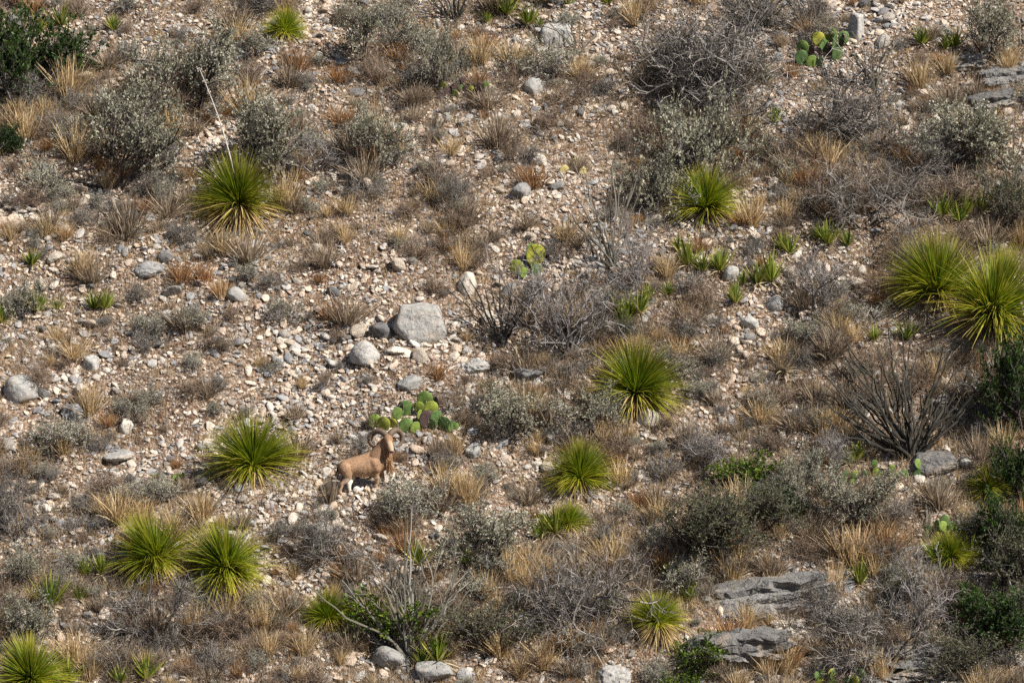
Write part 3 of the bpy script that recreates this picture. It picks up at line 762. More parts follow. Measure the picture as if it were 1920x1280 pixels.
def sotol(px, py, rad, label, phrase, dry=1.0, seed=0, stalk=None, lean=(0, 0)):
    p = ground(px, py); k = mpp(p); s = rad * k / .75
    o = empty('sotol_plant', p - np.array([0, 0, .02])); o.scale = (s, s, s * .96)
    r = np.random.default_rng(900 + seed + int(px)); o.rotation_euler = (.10 + r.normal() * .06, r.normal() * .13, 0)
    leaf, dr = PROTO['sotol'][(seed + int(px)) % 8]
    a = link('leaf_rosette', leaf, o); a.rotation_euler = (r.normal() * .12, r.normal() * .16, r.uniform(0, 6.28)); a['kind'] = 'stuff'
    t = link('trunk', TRUNK, o)
    if dry > 0:
        d = link('dry_leaf_skirt', dr[1 if dry > 1 else 0], o); d.rotation_euler.z = r.uniform(0, 6.28); d.scale = (dry, dry, dry); d['kind'] = 'stuff'
        d.location.z = .12 * (1 - dry)
    if stalk:
        tip = CAM + ray(*stalk); q = ray(*stalk); 
        depth_pt = CAM + q * np.linalg.norm(p - CAM)
        rel = (np.array(depth_pt) - p) / np.array([s, s, s * .96]); n = 12; tt = np.linspace(0, 1, n)[:, None]
        bend = np.array([.06, 0, .03]) * np.sin(tt * math.pi)
        P = np.array([0, 0, .25]) * (1 - tt) + rel * tt + bend
        b = MB(); b.tubes(P[None], np.linspace(.026, .011, n)[None] / s, 6)
        kn = np.random.default_rng(5); C = P[4:][kn.integers(0, n - 4, 240)] + kn.normal(size=(240, 3)) * .022
        rand_leaves(kn, b, C, .026, .5)
        link('flower_stalk', b.mesh('stalk', M['stalk']), o).rotation_euler = (0, 0, 0)
        o.rotation_euler = (0, 0, 0)
    tag(o, label, 'sotol')
    landmark(p, phrase)
    KEEP.append((px - rad * .8, py - rad, px + rad * .8, py + rad * .35))
    return o
KEEP.append((370, 130, 450, 310))
sotol(450, 402, 86, 'large sotol with a tall bleached flower stalk and a golden dry skirt', 'stalked sotol', 1.05, 0, (375, 130))
sotol(1325, 402, 70, 'bright sotol with pale dead leaves in front of the broad pale shrub', 'bright sotol', .85, 1)
sotol(1760, 566, 96, 'upper of the twin sotols growing into each other', 'upper twin sotol', .7, 2)
sotol(1850, 612, 108, 'lower and larger of the twin sotols, with a golden dry side', 'lower twin sotol', .9, 3)
sotol(1186, 752, 88, 'dense green sotol beside the white-topped rock', 'dense green sotol', .9, 4)
sotol(478, 888, 88, 'yellow-tipped sotol on the slope behind the sheep', 'yellow-tipped sotol', .85, 0)
sotol(1086, 908, 62, 'small bright sotol below the arching silver branches', 'small bright sotol', .6, 1)
sotol(306, 1062, 82, 'leaning sotol, one of a touching pair, with a dry fringe', 'leaning sotol', .8, 2)
sotol(430, 1085, 84, 'round lime-green sotol, second of the touching pair, above dark brush', 'round lime-green sotol', .75, 3)
sotol(58, 1288, 78, 'sotol below a silver-green bush at the slope foot', 'slope-foot sotol', .5, 4)
sotol(616, 1168, 48, 'small yellowing sotol beside the bright leafy bush', 'yellowing sotol', .8, 1)
sotol(1068, 990, 40, 'little upright green sotol with a yellow clump at its base', 'little upright sotol', .9, 2)
sotol(530, 68, 40, 'small sotol high on the rubble with a grey twig bush', 'high small sotol', .8, 3)
sotol(1862, 925, 44, 'dark grassy green sotol beside the glossy evergreen', 'grassy sotol', .3, 4)
sotol(1232, 1175, 52, 'straggly sotol, half dead and straw-yellow', 'straggly half-dead sotol', 1.1, 0)
sotol(1785, 1052, 42, 'yellow and green spiky sotol on top of a ledge', 'ledge-top sotol', 1.0, 2)

def agave_proto(i):
    n = 34 + 5 * i
    leaf = rosette(400 + i, n, .46, .019, .05, 1.15, -.25, .02, M['agave'], 'agave_leaves', .0, 1.0, 5)
    dry = rosette(430 + i, 14, .36, .015, 1.1, 1.7, .3, .03, M['agavedry'], 'agave_dry', 0, 1, 5)
    return leaf, dry
PROTO['agave'] = [agave_proto(i) for i in range(4)]
AG = [(115, 52, 24), (70, 68, 22), (950, 32, 24), (990, 50, 22), (1012, 54, 12), (912, 44, 12), (60, 500, 18), (70, 588, 24), (107, 582, 14),
      (196, 582, 20), (176, 582, 20), (3, 608, 20), (1728, 86, 22), (1790, 92, 20), (1772, 96, 14), (1438, 156, 15), (1452, 232, 18), (1446, 532, 30), (1420, 536, 24),
      (1378, 570, 22), (1394, 535, 16), (1290, 500, 26), (1318, 512, 22), (1350, 512, 24), (1272, 470, 16), (1480, 478, 22), (1465, 470, 18), (1552, 462, 24), (1590, 464, 20), (1530, 452, 18),
      (1765, 410, 26), (1810, 408, 24), (1840, 400, 28), (1800, 420, 20), (1176, 598, 26), (1200, 590, 24), (1160, 590, 20), (1168, 612, 20), (1215, 562, 16), (1254, 556, 14),
      (1606, 866, 22), (1590, 872, 16), (1612, 1098, 26), (1690, 1112, 22), (1042, 1004, 30), (1020, 1000, 22), (1385, 1124, 18), (95, 1140, 34), (148, 1126, 18), (160, 1080, 18),
      (190, 1080, 24), (820, 1244, 34), (790, 1250, 24), (785, 1062, 26), (875, 1062, 18), (1262, 1092, 22), (1150, 1145, 24), (1290, 1130, 22), (1755, 1055, 24), (1820, 1050, 26),
      (275, 1276, 28), (130, 1282, 26), (225, 1282, 20), (215, 60, 16), (1065, 12, 16), (1140, 10, 18), (1010, 1012, 18), (1720, 1128, 20), (1875, 500, 20), (1640, 640, 16), (1700, 640, 22)]
def agave(px, py, rad, j):
    p = ground(px, py); k = mpp(p); s = rad * k / .25
    o = empty('agave_plant', p); o.scale = (s, s, s * 1.12)
    leaf, dry = PROTO['agave'][j % 4]
    link('leaf_rosette', leaf, o)['kind'] = 'stuff'
    if j % 3 != 1: link('dry_leaf_fringe', dry, o)['kind'] = 'stuff'
    o.rotation_euler.z = srng.uniform(0, 6.28)
    size = 'tiny' if rad < 17 else ('small' if rad < 23 else 'stout')
    REG.append((o, f'{size} green agave')); tag(o, 'agave', 'agave', 'small agaves scattered over the slope')
    KEEP.append((px - rad * .6, py - rad, px + rad * .6, py + 3))
for j, a in enumerate(AG): agave(*a, j)
# the dead golden agave
p = ground(1470, 706); o = empty('dead_agave', p); s = 34 * mpp(p) / .36; o.scale = (s, s, s * 1.2)
link('dry_leaf_fringe', rosette(470, 46, .40, .017, .5, 1.7, .5, .08, M['agavedry'], 'dead_agave', 0, .9), o)['kind'] = 'stuff'
tag(o, 'dead golden-brown agave in open brown brush', 'agave'); landmark(p, 'dead golden agave')

# ------------------------------------------------------------------ prickly pears
def pad_mesh():
    b = MB(); nu, nv = 18, 11
    u = np.linspace(0, 2 * math.pi, nu, endpoint=False); v = np.linspace(0, 1, nv)
    zz = v; wid = np.sqrt(np.clip(1 - ((v - .56) / .56) ** 2, 0, 1)) * .42
    wid = np.where(v > .56, np.sqrt(np.clip(1 - ((v - .56) / .44) ** 2, 0, 1)) * .42, np.maximum(wid, .06))
    wid[-1] = .02
    V = np.stack([np.outer(wid, np.cos(u)), np.outer(wid * .085 + .014, np.sin(u)), np.repeat(zz[:, None], nu, 1)], -1)
    idx = np.arange(nu * nv).reshape(nv, nu); nx = np.roll(idx, -1, 1)
    b.add(V, np.stack([idx[:-1], nx[:-1], nx[1:], idx[1:]], -1))
    return b
def spiny_pad(seed):
    b = pad_mesh(); r = np.random.default_rng(seed); v = b.v[0].copy(); nrm = unit(v * np.array([1, 8, 1]) - np.array([0, 0, .56]))
    v = v + np.array([0, 1, 0]) * (.035 * np.sin(v[:, :1] * 6 + seed) * np.cos(v[:, 2:] * 5)) * r.uniform(.4, 1.3); b.v[0] = v.astype(np.float32)
    i = r.integers(18, len(v), 70); d = unit(np.sign(v[i] * np.array([0, 1, 0])) + r.normal(size=(70, 3)) * .5)
    P = np.stack([v[i], v[i] + d * r.uniform(.05, .10, (70, 1))], 1)
    b.ribbons(P, np.array([[.006, .003]]), unit(np.cross(d, r.normal(size=(70, 3)))), mat=1); return b
PADS = [spiny_pad(i) for i in range(4)]
M['spine'] = simple('pale_spine', (.62, .55, .38), .7)
PAD = {k: [q.mesh('cactus_' + k, [M[k], M['spine']], True) for q in PADS] for k in ('pad', 'padpurple', 'padyellow')}
def add_pad(o, loc, L, yaw, roll, pitch, kind='pad'):
    a = link('pad', PAD[kind][len(o.children) % 4], o); a.location = loc; a.scale = (L, L, L); a.rotation_euler = Euler((pitch, roll, yaw), 'ZYX' if False else 'XYZ')
    return a
def pear(px, py, label, phrase, bases, seed, size=.26, kinds=('pad',), kids=(1, 3)):
    r = np.random.default_rng(seed); p = ground(px, py); o = empty('prickly_pear', p); k = mpp(p)
    for (ox, oy) in bases:
        g = ground(px + ox, py + oy); L = size * r.uniform(.85, 1.15)
        yaw = r.uniform(-.7, .7); roll = r.uniform(-.45, .45); pitch = r.uniform(-.15, .35)
        a = add_pad(o, g - p - np.array([0, 0, .05]), L, yaw, roll, pitch, kinds[r.integers(0, len(kinds))])
        Mx = Matrix.LocRotScale(a.location, a.rotation_euler, a.scale)
        for c in range(r.integers(*kids)):
            ang = r.uniform(-.9, .9); rim = Mx @ Vector((math.sin(ang) * .36, 0, .56 + .40 * math.cos(ang)))
            L2 = size * r.uniform(.65, 1.0)
            add_pad(o, rim, L2, yaw + r.uniform(-.8, .8), roll + ang * .8 + r.uniform(-.2, .2), pitch + r.uniform(-.3, .3), kinds[r.integers(0, len(kinds))])
    tag(o, label, 'cactus')
    landmark(p, phrase)
    return o
# the one behind the sheep, pad by pad: (x, y of the pad's foot, length px, yaw, roll, kind)
def pear_by_pads(px, py, pads, label, phrase):
    p = ground(px, py); o = empty('prickly_pear', p)
    for (x, y, L, yaw, roll, lift, kind) in pads:
        g = ground(x, y + lift); k = mpp(g); g = g + np.array([0, 0, lift * k])
        add_pad(o, g - p - np.array([0, 0, .03 if not lift else 0]), L * k * 1.32, yaw * 1.7, roll * 1.3, .12, kind)
    tag(o, label, 'cactus'); landmark(p, phrase); KEEP.append((px - 75, py - 70, px + 80, py + 6))
pear_by_pads(775, 808, [
    (704, 802, 23, .2, -.1, 0, 'pad'), (717, 808, 24, -.2, .15, 0, 'pad'), (709, 789, 22, 1.1, .1, 0, 'padpurple'), (743, 787, 19, .2, .1, 6, 'pad'),
    (740, 806, 20, -.3, -.2, 0, 'pad'), (759, 812, 25, .1, .1, 0, 'pad'), (756, 779, 25, .1, .2, 0, 'pad'), (748, 778, 22, 1.2, -.1, 0, 'padpurple'),
    (798, 768, 28, .0, -.05, 16, 'pad'), (805, 781, 24, .1, .15, 12, 'pad'), (793, 776, 20, -.2, -.4, 10, 'pad'), (787, 790, 18, .6, -.1, 5, 'pad'),
    (800, 802, 28, .2, .0, 0, 'padpurple'), (814, 798, 25, .4, .15, 0, 'pad'), (809, 803, 17, -.3, .2, 0, 'pad'), (837, 808, 24, -.2, -.15, 0, 'pad'),
    (845, 810, 19, .2, .3, 0, 'pad'), (816, 770, 21, 1.4, .1, 12, 'padpurple'), (774, 812, 20, .3, .3, 0, 'pad'), (729, 800, 16, .9, -.3, 0, 'padpurple')],
    'sprawling prickly pear with green and yellow pads behind the sheep\'s horns', 'prickly pear behind the sheep')
pear_by_pads(1540, 122, [
    (1505, 122, 24, .2, -.15, 0, 'pad'), (1504, 104, 22, -.2, .05, 6, 'pad'), (1517, 126, 20, .1, .3, 0, 'pad'), (1535, 127, 19, -.3, .1, 0, 'pad'),
    (1534, 88, 22, .1, .0, 12, 'pad'), (1554, 80, 22, -.2, .25, 8, 'pad'), (1583, 84, 20, .1, -.1, 6, 'pad'), (1562, 100, 26, .7, .1, 6, 'pad'),
    (1541, 98, 19, .3, .2, 4, 'pad'), (1549, 104, 22, 1.0, .1, 0, 'padpurple'), (1540, 114, 22, -.8, -.1, 0, 'padpurple'), (1520, 108, 20, 1.2, .0, 0, 'padpurple'),
    (1576, 88, 20, 1.2, -.1, 6, 'padpurple'), (1566, 114, 22, .3, .2, 0, 'pad')],
    'round-padded prickly pear on pinkish rubble near the upright block', 'upper prickly pear')
pear_by_pads(990, 515, [(999, 500, 34, .2, .15, 4, 'pad'), (994, 488, 26, .6, -.1, 8, 'pad'), (970, 516, 25, -.1, -.05, 0, 'pad'), (1000, 519, 22, .2, .25, 0, 'pad'), (985, 520, 18, .4, -.3, 0, 'pad')],
    'small prickly pear with one tall pad above a thin ocotillo', 'small tall-padded pear')
pear(865, 180, 'purplish drought-stressed prickly pear in the upper rubble', 'purplish prickly pear', [(-40, 4), (-25, 0), (-8, 2), (8, 4), (22, -2), (34, -4), (0, -10)], 61, .24, ('padpurple', 'pad', 'padpurple'))
pear(1775, 1010, 'tall prickly pear with round blue-green pads above a ledge', 'tall prickly pear', [(-35, 0), (-18, 4), (0, 0), (12, 6), (30, 0), (-8, -8)], 62, .27, ('pad',), (1, 3))
pear(1665, 895, 'row of prickly pear pads along the foot of the big ocotillo', 'row of prickly pear', [(-60, 0), (-42, 0), (-20, -2), (0, 4), (18, 2), (32, 0), (55, 0)], 63, .24, ('pad',), (0, 2))
pear(322, 905, 'small faded prickly pear uphill of straw grass', 'faded prickly pear', [(-14, 0), (0, 4), (12, 0), (20, -2)], 64, .18)
pear(1565, 1290, 'prickly pear with a big round pad at the slope foot', 'slope-foot prickly pear', [(-25, 0), (-5, 2), (18, 0), (32, -4)], 65, .30)
pear(1072, 325, 'sickly yellow prickly pear pads beside the cream-white rock', 'yellow prickly pear', [(-10, 0), (10, -16), (18, 2)], 66, .25, ('padyellow',), (0, 1))
pear(1066, 1052, 'single pale green pad standing in straw grass', 'single pale pad', [(0, 0)], 67, .22, ('pad',), (0, 1))
pear(1585, 905, 'pair of round green pads under the frosted grey shrub', 'pair of round pads', [(-6, 0), (10, 3)], 68, .22, ('pad',), (0, 2))

# ------------------------------------------------------------------ ocotillos
def ocotillo(px, py, tips, label, phrase, seed, r0=.022, twigs=3, mat='cane', forks=True):
    r = np.random.default_rng(seed); p = ground(px, py); o = empty('ocotillo', p); k = mpp(p); r0 = r0 * 1.35
    KEEP.append((px - 45, py - 110, px + 45, py + 4))
    for (tx, ty) in tips:
        L = math.hypot(tx - px, py - ty) * k; dep = r.uniform(-.35, .35) * L
        q = CAM + ray(tx, ty) * (np.linalg.norm(p - CAM)); q = q + np.array([0, dep, 0])
        tip = q - p; n = 12; t = np.linspace(0, 1, n)[:, None]
        out = np.array([tip[0], tip[1], 0.])
        P = np.array([r.uniform(-.06, .06), r.uniform(-.06, .06), -.04]) * (1 - t) + tip * t + np.array([0, 0, 1]) * np.sin(t * math.pi) * L * r.uniform(-.02, .07) + np.array([1, .5, 0]) * np.sin(t * 2 * math.pi) * L * r.uniform(-.03, .03)
        P[1:-1] += np.cumsum(r.normal(size=(n - 2, 3)), 0) * .011 * L * np.sin(np.linspace(0, math.pi, n)[1:-1])[:, None] + r.normal(size=(n - 2, 3)) * .008 * L
        b = MB(); rr = r0 * r.uniform(.75, 1.15)
        b.tubes(P[None], np.interp(np.linspace(0, 1, n), [0, .6, 1], [1, .75, .35])[None] * rr, 5, [r.random()])
        if forks:
            for _ in range(r.integers(0, twigs)):
                a = r.integers(4, n - 2); d = unit(P[a + 1] - P[a] + r.normal(size=3) * .02)
                F = grow(r, P[a][None], (unit(d) + r.normal(size=3) * .35)[None], np.array([L * r.uniform(.15, .4)]), 6, .08)
                b.tubes(F, np.linspace(.6, .25, 6)[None] * rr, 4, [r.random()])
        link('cane', b.mesh('cane', M[mat]), o)
    tag(o, label, 'ocotillo'); landmark(p, phrase)
    return o
r_ = np.random.default_rng(31)
def fan(px, py, n, half, L0, L1, skew=0, seed=0):
    r = np.random.default_rng(seed); out = []
    for i in range(n):
        a = skew + half * (2 * (i + r.uniform(0, 1)) / n - 1); L = r.uniform(L0, L1)
        out.append((px + math.sin(a) * L, py - math.cos(a) * L))
    return out
ocotillo(942, 648, [(840, 540), (862, 520), (880, 525), (905, 530), (925, 512), (938, 540), (960, 520), (985, 540), (1000, 555), (975, 580), (890, 560), (865, 575), (955, 560), (935, 500), (915, 560), (1010, 530)], 'thin fan-shaped ocotillo between the biggest boulder and a leafless tree', 'thin fan-shaped ocotillo', 71, .019, 3, 'canedark')
KEEP.append((1590, 690, 1800, 866))
ocotillo(1712, 862, fan(1712, 862, 30, 1.05, 110, 245, -.18, 3) + [(1510, 660), (1530, 690), (1560, 660), (1590, 640), (1665, 605), (1705, 625), (1840, 665), (1800, 680), (1520, 735), (1545, 745)], 'largest ocotillo, a wide fan of dark bare canes above the wide smooth slab', 'largest ocotillo', 72, .026, 4, 'canedark')
ocotillo(772, 1238, fan(772, 1238, 20, .75, 120, 230, -.1, 4) + [(770, 965), (790, 985), (850, 985), (640, 1090), (680, 1180), (865, 1040), (880, 1110), (575, 1078)], 'tall grey ocotillo leaning over the bright leafy bush', 'leaning grey ocotillo', 73, .021, 4)
ocotillo(1150, 505, [(1045, 320), (1075, 305), (1100, 330), (1110, 370), (1160, 260), (1180, 295), (1205, 300), (1065, 395), (1085, 400), (1125, 350), (1200, 360), (1050, 395), (1140, 300), (1175, 370)], 'tall upright ocotillo of pale straight canes beside the dull shrub', 'upright pale-caned ocotillo', 74, .018, 2)
ocotillo(850, 42, fan(850, 42, 16, .85, 50, 105, -.1, 5), 'bushy bare ocotillo at the top of the slope', 'slope-top ocotillo', 75, .018, 3, 'canedark')
ocotillo(1428, 52, fan(1428, 52, 18, .95, 55, 110, -.1, 6), 'wide dark ocotillo casting a long black shadow on rubble', 'shadow-casting ocotillo', 76, .02, 3, 'canedark')
ocotillo(1640, 168, fan(1640, 168, 12, .75, 60, 130, .0, 7), 'thin dark ocotillo below the upright grey block', 'thin dark ocotillo', 77, .017)
ocotillo(1085, 105, fan(1085, 105, 8, .8, 50, 100, -.2, 8), 'sparse dark ocotillo beside the broad grey slab', 'sparse dark ocotillo', 78, .016)
ocotillo(1895, 320, fan(1895, 320, 8, .7, 50, 110, -.3, 9), 'sparse ocotillo below the thin tan ledge', 'sparse lower ocotillo', 79, .015)
ocotillo(1740, 985, [(1738, 938), (1744, 950)], 'dark stub of two stiff canes beside the tall prickly pear', 'dark cane stub', 80, .03, 1)

def dead_branch(pts, label, r0=.016, seed=0, lift=.12, twigs=6):
    """a fallen limb: photo points along it, lying on or just over the ground"""
    r = np.random.default_rng(seed); p = ground(*pts[0]); W = []
    for i, (x, y) in enumerate(pts):
        g = ground(x, y + lift / mpp(p) * (1 if 0 < i < len(pts) - 1 else .3)); W.append(g - p + np.array([0, 0, lift * (1 if 0 < i < len(pts) - 1 else .3)]))
    W = np.array(W); t = np.linspace(0, len(W) - 1, 14); P = np.stack([np.interp(t, np.arange(len(W)), W[:, j]) for j in range(3)], -1)
    b = MB(); b.tubes(P[None], np.linspace(r0, r0 * .4, 14)[None], 5, [.6])
    if twigs:
        bs, d, _ = branch_from(r, P[None], twigs, .25, 1, .6, .1); b.tubes(grow(r, bs, d, r.uniform(.2, .55, twigs), 6, .12), np.linspace(r0 * .5, r0 * .2, 6)[None], 3, r.random(twigs))
    o = link('dead_branch', b.mesh('dead_branch', M['deadwood'])); o.location = p
    tag(o, label, 'dead branch'); return o
dead_branch([(700, 1085), (660, 1060), (620, 1052), (575, 1075)], 'silver dead limb arching out of the leaning ocotillo', .014, 1, .25)
dead_branch([(720, 1075), (690, 1042), (640, 1040), (600, 1060)], 'second silver limb arching above the mauve-grey bush', .012, 2, .3)
dead_branch([(1010, 980), (1035, 950), (1060, 915), (1072, 895)], 'pale dead stick leaning against the small bright sotol', .013, 3, .1, 3)
dead_branch([(1000, 985), (965, 960), (920, 945), (860, 890)], 'long thin silver branch arching over brown brush', .012, 4, .2)
dead_branch([(1090, 830), (1060, 800), (1030, 770)], 'grey forked dead twig beside the silver-grey mound', .013, 5, .2)
dead_branch([(625, 290), (580, 310), (545, 325)], 'fallen grey branch lying beside an open grey-green shrub', .018, 6, .1)
dead_branch([(1915, 1170), (1900, 1110), (1880, 1050), (1862, 1015)], 'long bare pale stalk leaning in front of tall dark brush', .016, 7, .3, 0)
dead_branch([(920, 1140), (880, 1128), (825, 1112)], 'straight fallen dark stick on bare ground by the olive bush', .012, 8, .06, 1)
dead_branch([(1745, 1160), (1725, 1145), (1760, 1128), (1800, 1140)], 'curled silver limb below the ledge with agaves', .013, 9, .2)
dead_branch([(1440, 70), (1410, 85), (1370, 78)], 'grey branch on the rubble under the shadow-casting ocotillo', .014, 10, .08)
dead_branch([(180, 345), (230, 320), (265, 300)], 'grey dead limb inside the large hollow shrub', .016, 11, .15)

# ------------------------------------------------------------------ the wild sheep
def make_sheep():
    yaw = R(10); c, s_ = math.cos(yaw), math.sin(yaw)
    root = empty('wild_sheep', SHEEP); root.rotation_euler.z = yaw
    def gz(x, y):
        wx, wy = SHEEP[0] + x * c - y * s_, SHEEP[1] + x * s_ + y * c
        return float(terrain(wx, wy)) - SHEEP[2]
    chains = [
        [(-.33, 0, .50, .185), (-.12, 0, .515, .21), (.08, 0, .515, .235), (.28, 0, .55, .255), (.46, -.02, .60, .18)],
        [(-.36, 0, .60, .09), (-.1, 0, .66, .10), (.12, 0, .72, .10), (.27, 0, .80, .09), (.38, -.02, .86, .11)],
        [(.36, -.01, .74, .19), (.46, -.05, .90, .16), (.54, -.09, 1.04, .13), (.60, -.13, 1.13, .11)],
        [(.60, -.14, 1.19, .10), (.60, -.20, 1.15, .105), (.62, -.26, 1.06, .084), (.642, -.31, .97, .066), (.652, -.335, .915, .058)],
        [(.60, -.16, 1.08, .095), (.63, -.25, .97, .06), (.648, -.31, .89, .042)],
        [(.54, -.08, .92, .12), (.60, -.09, .76, .11), (.635, -.08, .60, .085), (.65, -.07, .47, .045)],
    ]
    feet = []
    def leg(pts, fx, fy):
        g = gz(fx, fy); feet.append((fx, fy, g))
        chains.append(pts + [(fx - .015, fy, g + .105, .036), (fx, fy, g + .05, .037)])
    leg([(-.36, -.09, .50, .15), (-.31, -.11, .40, .115), (-.29, -.12, .32, .085), (-.37, -.125, .22, .06), (-.44, -.13, .155, .046), (-.45, -.13, .09, .036)], -.47, -.13)
    leg([(-.33, .06, .50, .14), (-.24, .04, .37, .10), (-.20, .01, .29, .08), (-.235, -.03, .21, .068), (-.27, -.06, .15, .056), (-.265, -.07, .10, .046)], -.25, -.08)
    chains.append([(.30, -.12, .60, .15), (.34, -.15, .50, .11)])
    leg([(.34, -.11, .58, .14), (.33, -.13, .42, .085), (.34, -.13, .34, .062), (.37, -.13, .22, .054), (.36, -.13, .15, .042)], .345, -.13)
    leg([(.42, .08, .52, .12), (.47, .09, .38, .075), (.51, .09, .27, .05), (.53, .09, .19, .036)], .54, .09)
    sv, sf = ico(3); b = MB()
    for ch in chains:
        ch = np.array(ch)
        for a, e in zip(ch[:-1], ch[1:]):
            n = max(2, int(np.linalg.norm(e[:3] - a[:3]) / (.3 * min(a[3], e[3]))) + 1)
            for t in np.linspace(0, 1, n):
                q = a * (1 - t) + e * t; b.add(sv * q[3] + q[:3], t=sf)
    me = b.mesh('sheep_tmp', simple('tmp_fur', (.4, .25, .15)))
    tmp = link('tmp', me)
    m = tmp.modifiers.new('remesh', 'REMESH'); m.mode = 'VOXEL'; m.voxel_size = .011
    m2 = tmp.modifiers.new('smooth', 'SMOOTH'); m2.iterations = 9; m2.factor = .5
    dg = bpy.context.evaluated_depsgraph_get()
    body = bpy.data.meshes.new_from_object(tmp.evaluated_get(dg)); body.name = 'sheep_body'
    bpy.data.objects.remove(tmp)
    n = len(body.vertices); co = np.empty(n * 3, np.float32); body.vertices.foreach_get('co', co); co = co.reshape(-1, 3)
    nz = np.array([mnoise.fractal(Vector(v * 9), .8, 2, 3) for v in co.astype(float)])
    x, y, z = co.T
    colr = np.tile(np.array([.37, .23, .142]), (n, 1)) * (1 + .22 * nz)[:, None]
    def blend(mask, col):
        nonlocal colr
        mask = np.clip(mask, 0, 1)[:, None]; colr = colr * (1 - mask) + np.array(col) * mask
    sm = lambda e0, e1, v: np.clip((v - e0) / (e1 - e0), 0, 1)
    blend(sm(.40, .33, z) * sm(.30, .1, x) * sm(-.22, -.05, x) * .8, (.60, .42, .27))                 # paler belly
    blend(sm(.30, .24, z) * sm(-.36, -.32, x) * sm(-.1, -.14, x), (.82, .74, .64))                       # white inside hind leg
    blend(sm(.28, .2, z) * sm(.2, .25, x) * .45, (.58, .40, .26))                                      # pale fore shanks
    blend(sm(-.40, -.50, x) * sm(.35, .45, z) * .5, (.22, .11, .06))                                   # dark rump edge
    blend(sm(-.30, -.335, y) * .7 * sm(.85, .87, z), (.62, .46, .33))                                   # pale muzzle
    blend(sm(-.352, -.366, y) * sm(.93, .90, z), (.06, .035, .03))                                      # nose
    blend(sm(-.26, -.40, x) * sm(.62, .40, z) * .5, (.56, .40, .28))                                  # paler rump and thigh
    blend(sm(.30, .48, x) * sm(.55, .75, z) * sm(-.30, -.2, y) * .4, (.21, .125, .075))               # darker neck
    blend(sm(.70, .60, z) * sm(.55, .60, x) * sm(-.18, -.12, y) * .35, (.30, .17, .09))                # darker mane
    ca = body.color_attributes.new('fur', 'FLOAT_COLOR', 'POINT')
    ca.data.foreach_set('color', np.concatenate([colr, np.ones((n, 1))], 1).astype(np.float32).ravel())
    fm, nt, bs = new_mat('tawny_fur', .85, .1)
    a = nt.nodes.new("ShaderNodeAttribute"); a.attribute_name = 'fur'; nt.links.new(a.outputs['Color'], bs.inputs['Base Color'])
    bump(nt, bs, noise_n(nt, 45, 4), .8, .02)
    body.materials.clear(); body.materials.append(fm)
    body.polygons.foreach_set('use_smooth', np.ones(len(body.polygons), bool))
    link('body', body, root)
    # horns: ridged, sweeping out, back and in again
    horn_m, nt, bs = new_mat('ridged_horn', .6, .3)
    wv = nt.nodes.new("ShaderNodeTexWave"); wv.inputs['Scale'].default_value = 18; wv.inputs['Distortion'].default_value = 3
    rr = ramp(nt, [(0, (.075, .052, .038)), (1, (.20, .145, .10))]); nt.links.new(wv.outputs[1], rr.inputs[0]); nt.links.new(rr.outputs[0], bs.inputs['Base Color'])
    for pts in ([(.565, -.15, 1.235), (.49, -.11, 1.30), (.395, -.04, 1.325), (.29, .03, 1.27), (.215, .05, 1.14), (.25, .02, 1.02), (.35, -.05, .97), (.46, -.11, .985)],
                [(.635, -.15, 1.24), (.70, -.11, 1.30), (.785, -.04, 1.335), (.88, .03, 1.30), (.95, .05, 1.19), (.94, .03, 1.06), (.86, -.03, .985), (.77, -.09, .975)]):
        Q = np.array(pts); t = np.linspace(0, len(Q) - 1, 44); i = np.clip(t.astype(int), 0, len(Q) - 2); f = (t - i)[:, None]
        P0 = Q[np.clip(i - 1, 0, None)]; P1 = Q[i]; P2 = Q[i + 1]; P3 = Q[np.clip(i + 2, None, len(Q) - 1)]
        P = .5 * (2 * P1 + (P2 - P0) * f + (2 * P0 - 5 * P1 + 4 * P2 - P3) * f ** 2 + (3 * P1 - P0 - 3 * P2 + P3) * f ** 3)
        rad = np.interp(np.linspace(0, 1, 44), [0, .3, .7, .93, 1], [.072, .068, .050, .028, .008]) * (1 + .06 * np.sign(np.sin(np.arange(44) * 2.1)))
        hb = MB(); hb.tubes(P[None], rad[None], 10); link('horn', hb.mesh('horn', horn_m, True), root)
    hoof_m = simple('dark_hoof', (.05, .04, .035), .5); ev = ico(2)
    for (fx, fy, g) in feet:
        hb = MB(); v, f = ico(3); v = v * np.array([.048, .036, .036]); v[:, 2] = np.maximum(v[:, 2], -.024); v[:, 0] += np.where(v[:, 2] < 0, .012, 0)
        hb.add(v, t=f); h = link('hoof', hb.mesh('hoof', hoof_m, True), root); h.location = (fx + .008, fy, g + .022)
    eye_m = simple('dark_eye', (.02, .014, .01), .2)
    for (ex, ey, ez) in ((.527, -.265, 1.115), (.700, -.272, 1.112)):
        hb = MB(); hb.add(ev[0] * .019, t=ev[1]); e = link('eye', hb.mesh('eye', eye_m, True), root); e.location = (ex, ey, ez)
    ear_m = simple('tawny_ear', (.40, .22, .12), .85)
    for sx in (-1, 1):
        hb = MB(); base = np.array([.605 + sx * .085, -.13, 1.13]); tip = base + np.array([sx * .14, -.02, -.025]); t = np.linspace(0, 1, 6)[:, None]
        P = base * (1 - t) + tip * t; hb.ribbons(P[None], np.array([[.015, .03, .036, .032, .02, .003]]), np.array([[0, -.35, .94]]))
        hb.ribbons(P[None] + np.array([0, .012, 0]), np.array([[.015, .03, .036, .032, .02, .003]]), np.array([[0, -.35, .94]]))
        link('ear', hb.mesh('ear', ear_m, True), root)
    hair_m = plant_mat('long_fur', [(0, (.20, .10, .05)), (.5, (.40, .22, .11)), (1, (.58, .38, .22))], None, transl=.1)
